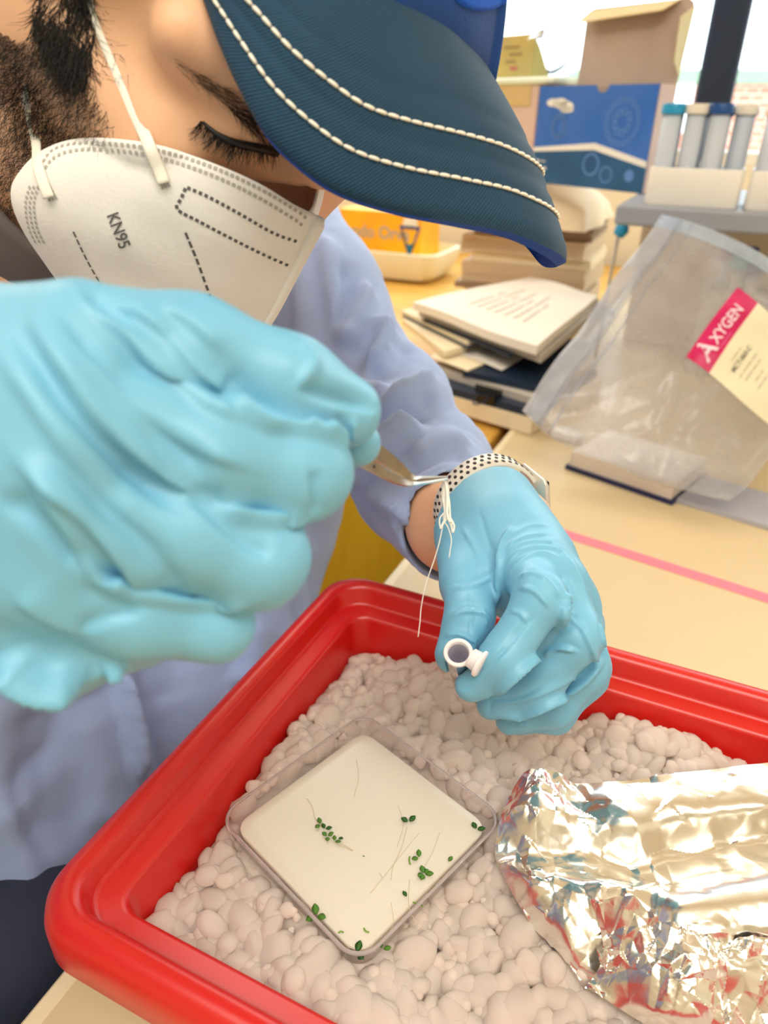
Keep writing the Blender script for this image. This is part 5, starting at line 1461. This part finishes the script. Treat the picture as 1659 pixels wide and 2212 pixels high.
CRN = [(zp((130, 210), (350, 560), (620, 790), (900, 960)), -.0016, .0022), (zp((330, 120), (560, 330), (800, 530), (990, 610)), -.0014, .0022), (zp((60, 760), (300, 960), (480, 1140), (620, 1300)), -.0016, .0022),
       (zp((120, 830), (240, 1020), (380, 1230), (520, 1300)), -.0013, .0020), (zp((450, 130), (640, 240), (820, 420), (900, 480)), -.0012, .0020), (zp((230, 160), (430, 420), (660, 660), (820, 850)), .0012, .0026),
       (zp((60, 260), (260, 540), (460, 760), (700, 960)), .0012, .0026), (zp((0, 330), (180, 600), (380, 860), (640, 1080)), -.0009, .0030), (zp((300, 300), (520, 520), (760, 700), (1000, 800)), -.0010, .0022), (zp((620, 220), (780, 360), (1000, 520)), .0009, .0022),
       (zp((0, 900), (180, 1060), (330, 1200)), .0012, .0026), (zp((200, 720), (420, 960), (620, 1180), (700, 1290)), .0010, .0024), (zp((500, 600), (760, 860), (900, 950)), .0010, .0022), (zp((700, 830), (950, 1080), (1080, 1150)), .0008, .0020),
       (zp((880, 490), (960, 570), (1050, 630), (1180, 650), (1330, 680), (1380, 730)), -.0020, .0020), (zp((900, 940), (950, 990), (1080, 1018), (1230, 1000)), -.0020, .0020), (zp((330, 1220), (480, 1290), (680, 1330), (850, 1345), (1000, 1340)), -.0016, .0020),
       (zp((0, 1510), (80, 1590), (180, 1640), (340, 1640)), -.0050, .0030), (zp((420, 1610), (500, 1590)), -.002, .002), (zp((1190, 470), (1300, 520), (1500, 560)), .0012, .0018), (zp((1240, 330), (1230, 400), (1180, 480)), -.0008, .0016),
       (zp((1200, 610), (1230, 660)), -.0008, .0012), (zp((1280, 630), (1300, 680)), -.0007, .0012), (zp((1340, 580), (1360, 680)), .0004, .001), (zp((1400, 600), (1400, 690)), -.0008, .001),
       (zp((1240, 800), (1250, 900), (1240, 990)), .0008, .0016), (zp((300, 1440), (420, 1400), (560, 1360)), .0009, .0022), (zp((60, 1300), (200, 1400), (340, 1450)), -.0008, .003), (zp((350, 80), (420, 170), (520, 230)), .0012, .0022), (zp((640, 160), (740, 200), (900, 330)), -.0008, .0022),
       (zp((1180, 280), (1210, 320), (1240, 310)), -.0005, .0012)]
V = creases(V, F, CRN, None, 2.0, .6)
V = V + vnormals(V, F) * (.0005 * vnoise(V, 90, 11))[:, None]
g1 = obj('glove', V, F, m_glove, person); g1['label'] = 'pale blue glove clenched on the tweezers'
# far hand holding the tube
LB = [[(1030, 1130, .405, 72), (1085, 1175, .375, 66), (1138, 1235, .346, 58)], [(1065, 1128, .402, 72), (1140, 1185, .37, 66), (1203, 1255, .347, 62)], [(1090, 1140, .404, 66), (1170, 1215, .376, 64), (1238, 1312, .356, 60)],
      [(1095, 1160, .412, 60), (1180, 1250, .388, 58), (1258, 1350, .374, 48)], [(1030, 1160, .405, 66), (1035, 1215, .380, 62), (1110, 1262, .364, 54)], [(1045, 1225, .378, 56), (1112, 1290, .366, 44)]]
LI = [(1138, 1235, .346, 56), (1168, 1292, .320, 53), (1088, 1420, .317, 47), (1018, 1482, .324, 36)]
LM = [(1203, 1255, .347, 58), (1245, 1375, .332, 54), (1162, 1484, .340, 45), (1062, 1522, .347, 33)]
LR = [(1238, 1312, .356, 56), (1264, 1442, .350, 49), (1197, 1527, .358, 42), (1100, 1558, .363, 30)]
LP = [(1258, 1350, .374, 46), (1266, 1462, .366, 42), (1200, 1545, .368, 36), (1120, 1560, .370, 28)]
LT = [(1010, 1170, .398, 64), (1012, 1255, .364, 58), (1014, 1335, .340, 51), (982, 1414, .334, 43)]
cutp = at(1062, 1098, .409)
tc_ = at(990, 1410, .316); tax = (C_LOC - tc_); tax /= np.linalg.norm(tax); tax = tax * .92 + C_U * .36; tax /= np.linalg.norm(tax)
def hand(P):
    d = None
    for c in LB:
        e = chain(P, c); d = e if d is None else smin(d, e, .014)
    d = smin(d, chain(P, LT), .010)
    for c in (LI, LM, LR, LP): d = smin(d, chain(P, c), .0015)
    wr = sd_cone(P, cutp - hand_axis * .01, at(1085, 1150, .39), .0275, .026)
    d = smin(d, wr, .012)
    d = np.maximum(d, -((P - cutp) @ hand_axis))
    return np.maximum(d, -sd_cone(P, tc_ + tax * .02, tc_ - tax * .030, .0068, .0048))     # the tube presses into the rubber
lo, hi = bounds(LB + [LI, LM, LR, LP, LT], .004)
V, F = sdf_mesh(lo, hi, .0010, hand)
V = relax(V, F, 3)
def zh(*pts): return [(700 + x / 2.37, 900 + y / 2.37) for x, y in pts]
CRL = [(zh((940, 690), (980, 640), (1060, 610), (1180, 600)), -.0006, .0010), (zh((930, 730), (1000, 660), (1100, 640), (1220, 650)), -.0006, .0010), (zh((920, 780), (1010, 690), (1120, 670), (1240, 690)), -.0007, .0010), (zh((930, 830), (1000, 750), (1100, 700), (1200, 720)), -.0006, .0010),
       (zh((950, 620), (1050, 560), (1160, 560)), -.0004, .0012), (zh((900, 700), (890, 820), (880, 960)), -.0014, .0016), (zh((960, 560), (910, 640), (880, 760)), -.0008, .0016), (zh((660, 860), (760, 840), (870, 790)), .0007, .0010), (zh((670, 890), (770, 870), (860, 830)), -.0009, .0010),
       (zh((650, 1000), (740, 960), (820, 990)), .0008, .0012), (zh((640, 1040), (720, 1000), (810, 1010), (860, 1050)), -.0010, .0011), (zh((740, 900), (750, 1000), (745, 1110)), .0006, .0009), (zh((800, 980), (830, 1080)), -.0008, .001), (zh((620, 1130), (700, 1120), (800, 1180)), -.0010, .0012),
       (zh((1010, 800), (1080, 780), (1160, 820), (1210, 900)), .0008, .0012), (zh((1000, 820), (1080, 810), (1150, 850)), -.0009, .0010), (zh((1000, 880), (1080, 900), (1150, 980)), -.0010, .0011), (zh((950, 1000), (1000, 1010), (1040, 1060)), -.0007, .001), 
       (zh((960, 1170), (1000, 1110), (1080, 1020)), .0006, .0008), (zh((760, 1330), (860, 1260), (960, 1170)), .0006, .0008), (zh((1130, 1230), (1200, 1190), (1290, 1200)), -.0012, .0011), (zh((1150, 1200), (1230, 1170), (1320, 1200)), .0007, .001),
       (zh((1220, 1060), (1250, 960), (1240, 900)), -.0016, .0018), (zh((1230, 1020), (1310, 1080), (1370, 1200), (1390, 1280)), -.0014, .0014), (zh((1400, 1040), (1430, 1150), (1450, 1300)), -.0008, .0012), (zh((1170, 900), (1260, 1000), (1330, 1130)), .0007, .0012), (zh((850, 1450), (1000, 1440), (1200, 1330)), .0005, .001),
       (zh((860, 1390), (840, 1530)), .0005, .0008), (zh((880, 1480), (1100, 1430), (1350, 1300)), -.0006, .001), (zh((980, 1580), (1050, 1580)), -.0008, .0009), (zh((690, 1400), (760, 1380)), .0005, .0008), (zh((790, 480), (830, 620), (850, 680)), .0005, .0010), (zh((700, 560), (780, 700), (800, 800)), -.0005, .0012)]
CRG = [([(1222, 1300), (1206, 1345), (1170, 1398), (1105, 1462), (1042, 1510)], -.0042, .0017), ([(1302, 1425), (1255, 1478), (1160, 1530), (1072, 1548)], -.0042, .0017), ([(1215, 1340), (1232, 1295), (1222, 1245)], -.0018, .0020),
       ([(1240, 1205), (1285, 1290), (1305, 1400)], .0008, .0014), ([(1175, 1160), (1235, 1215), (1270, 1290)], -.0006, .0020), ([(1075, 1170), (1080, 1230), (1072, 1290)], -.0012, .0020), ([(1130, 1340), (1075, 1420), (1040, 1470)], .0005, .0009)]
V = creases(V, F, CRG, None, 1.0, 1.0)
V = creases(V, F, CRL, None, 1.45, .6)
V = V + vnormals(V, F) * (.00035 * vnoise(V, 110, 12))[:, None]
g2 = obj('glove', V, F, m_glove, person); g2['label'] = 'blue glove pinching the clear microtube'
# ---------------------------------------------------------------- watch on the wrist
ax = -hand_axis; side_ = np.cross(ax, C_FWD); side_ /= np.linalg.norm(side_); upv = np.cross(side_, ax)
wc = at(1064, 1108, .4125) - hand_axis * .007
watch = empty('wristwatch', wc); watch.parent = person; watch.location = np.array(watch.location) - np.array(person.location)
m_band = mat('band_white', (236, 232, 222), .45, var=.02)
rings = []
for r, a in ((.0288, -.0070), (.0308, -.0074), (.0312, 0), (.0308, .0074), (.0288, .0070)):
    th = np.linspace(0, 2 * math.pi, 72, endpoint=False)
    rings.append([wc + ax * a + side_ * math.cos(t) * r + upv * math.sin(t) * r for t in th])
V, F = loft(rings + rings[:1], False); obj('band', V, F, m_band, watch)
b = MB()
def band_pt(px, py): pass
for k in range(44):
    t = 2 * math.pi * k / 44
    for q, a in enumerate((-.0044, 0, .0044)):
        t2 = t + (math.pi / 44 if q == 1 else 0)
        rd = side_ * math.cos(t2) + upv * math.sin(t2); tg = -side_ * math.sin(t2) + upv * math.cos(t2)
        c = wc + ax * a + rd * (.0311 if q == 1 else .0310)
        an = np.linspace(0, 2 * math.pi, 8, endpoint=False)
        b.add([c + ax * math.cos(x) * .0014 + tg * math.sin(x) * .0011 for x in an] + [c + rd * .0003 + ax * math.cos(x) * .0013 + tg * math.sin(x) * .0010 for x in an], [(i, (i + 1) % 8, 8 + (i + 1) % 8, 8 + i) for i in range(8)] + [tuple(range(8, 16))])
o = b.build('band_holes', mat('hole_dark', (44, 42, 44), .7), watch, smooth=False); o['kind'] = 'stuff'
# case where the band passes on the thumb-far side
dirc = at(1150, 1098, .41) - wc; dirc -= ax * (dirc @ ax); dirc /= np.linalg.norm(dirc); tang = np.cross(ax, dirc)
MB().box(wc + dirc * .0308, (.014, .014, .0040), [ax, tang, dirc], bev=.004).build('watch_case', mat('case_silver', (226, 223, 212), .35, metal=.25, var=.03), watch, sharp=40)
MB().box(wc + dirc * .0347, (.0105, .0105, .0003), [ax, tang, dirc], bev=.0005).build('watch_glass', mat('watch_black', (18, 18, 22), .1), watch, smooth=False)
# ---------------------------------------------------------------- tweezers and roots
m_steel = mat('steel', (212, 206, 196), .22, metal=1.0, var=.04, vscale=300, stretch=(1, 1, 8))
tw = empty('tweezers', at(962, 1034, .285), 'bent steel tweezers held in the near gloved hand', 'tweezers')
def blade(px, wd, th_, name):
    P = spline([at(*q) for q in px], 40); T, N, B = frames(P)
    s = np.linspace(0, 1, 40)
    rings = []
    for i in range(40):
        d = np.cross(T[i], -C_FWD); d /= np.linalg.norm(d); n = np.cross(d, T[i])
        w_ = np.interp(s[i], [0, .45, .62, .72, 1], wd); t_ = th_
        # blades lie almost edge-on
        e1_ = d * .86 + n * .5; e2_ = n * .86 - d * .5
        rings.append([P[i] + e1_ * w_ - e2_ * t_, P[i] + e1_ * w_ + e2_ * t_, P[i] - e1_ * w_ + e2_ * t_, P[i] - e1_ * w_ - e2_ * t_])
    V, F = loft(rings, True); return obj(name, V, F, m_steel, tw, smooth=False)
blade([(600, 905, .196), (700, 938, .208), (790, 990, .225), (850, 1026, .245), (884, 1040, .256), (910, 1042, .265), (964, 1036, .285)], [.0042, .0032, .0022, .0012, .0004], .0006, 'prong')
blade([(600, 885, .200), (700, 915, .211), (800, 968, .228), (858, 1008, .246), (890, 1031, .257), (915, 1032, .266), (964, 1031, .286)], [.0040, .0028, .0014, .0007, .0003], .0005, 'prong')
p = at(806, 1008, .2285); V, F = lathe([(.0001, .0004), (.0007, .0003), (.0008, 0)], p, -ray(806, 1008), 10); obj('rivet_mark', V, F, m_dark, tw)
rt = empty('root_strands', at(962, 1036, .285), 'white root strands hanging from the tweezer tip', 'roots')
m_thread = mat('root_white', (240, 238, 228), .5, sss=.2)
tip = (960, 1034, .285)
for nm_, pts, r in (('strand', [tip, (964, 1070, .285), (966, 1100, .285), (958, 1130, .285), (948, 1175, .285), (936, 1215, .286), (920, 1262, .286), (910, 1310, .287), (907, 1345, .287), (903, 1376, .287)], .00022),
                    ('strand', [tip, (970, 1080, .284), (973, 1120, .284), (981, 1135, .284), (978, 1150, .284), (974, 1130, .2835)], .00040), ('strand', [tip, (958, 1080, .285), (962, 1115, .284), (956, 1132, .284), (951, 1142, .284)], .00042),
                    ('strand', [tip, (966, 1070, .284), (966, 1110, .283), (972, 1128, .283)], .00055), ('strand', [tip, (955, 1075, .286), (965, 1105, .285), (980, 1130, .285)], .00035), ('strand', [tip, (962, 1090, .2845), (958, 1120, .2845), (968, 1140, .2845), (975, 1165, .285), (972, 1190, .285), (970, 1205, .285)], .00022),
                    ('strand', [(966, 1120, .284), (952, 1138, .284), (950, 1120, .284), (962, 1105, .284)], .0003), ('strand', [tip, (968, 1060, .2848), (962, 1095, .2848), (970, 1125, .2842), (976, 1140, .2842)], .0004)):
    MB().tube(spline([at(*q) for q in pts], 40), r, 6).build(nm_, m_thread, rt)
# ---------------------------------------------------------------- microtube
m_pp = mat('tube_polypropylene', (246, 240, 244), .18, sss=.35, sssr=(.004, .004, .004), var=.01)
m_pp2 = film('tube_clear', (236, 234, 244), .50, .22, .12, (250, 244, 248))
tube = empty('microtube', tc_, 'open clear microtube with hinged lid pinched between gloved thumb and finger', 'tube')
V, F = lathe([(.0064, -.0008), (.0066, .0002), (.0063, .0008), (.0050, .0008), (.0046, .0002), (.0045, -.004)], tc_, tax, 40); obj('rim', V, F, m_pp, tube, sharp=45)
V, F = lathe([(.0045, -.002), (.0043, -.016), (.0015, -.034), (.0001, -.0345)], tc_, tax, 30); obj('tube_wall', V, F, mat('tube_inner', (214, 210, 222), .25, sss=.3), tube)
V, F = lathe([(.0056, -.001), (.0054, -.016), (.0026, -.036), (.0001, -.037)], tc_, tax, 30); obj('tube_wall', V, F, m_pp2, tube)
lc = at(1038, 1434, .311)
lax = C_R * .80 - C_U * -.46 - C_FWD * .35; lax = C_R * .78 - C_U * .46 * 1 - C_FWD * .42; lax /= np.linalg.norm(lax)
V, F = lathe([(.0001, .0010), (.0055, .0010), (.0062, .0005), (.0062, -.0006), (.0055, -.0011), (.0047, -.0011), (.0044, -.0050), (.0036, -.0052), (.0035, -.0012), (.0001, -.0010)], lc, lax, 36); obj('lid', V, F, m_pp, tube, sharp=45)
h0, h1 = at(1008, 1428, .3135), at(1028, 1434, .3125)
V, F = tubemesh(spline([h0, (h0 + h1) / 2 + C_U * .0006, h1], 10), .0016, 10, True, .4, up=C_U); obj('hinge', V, F, m_pp, tube)
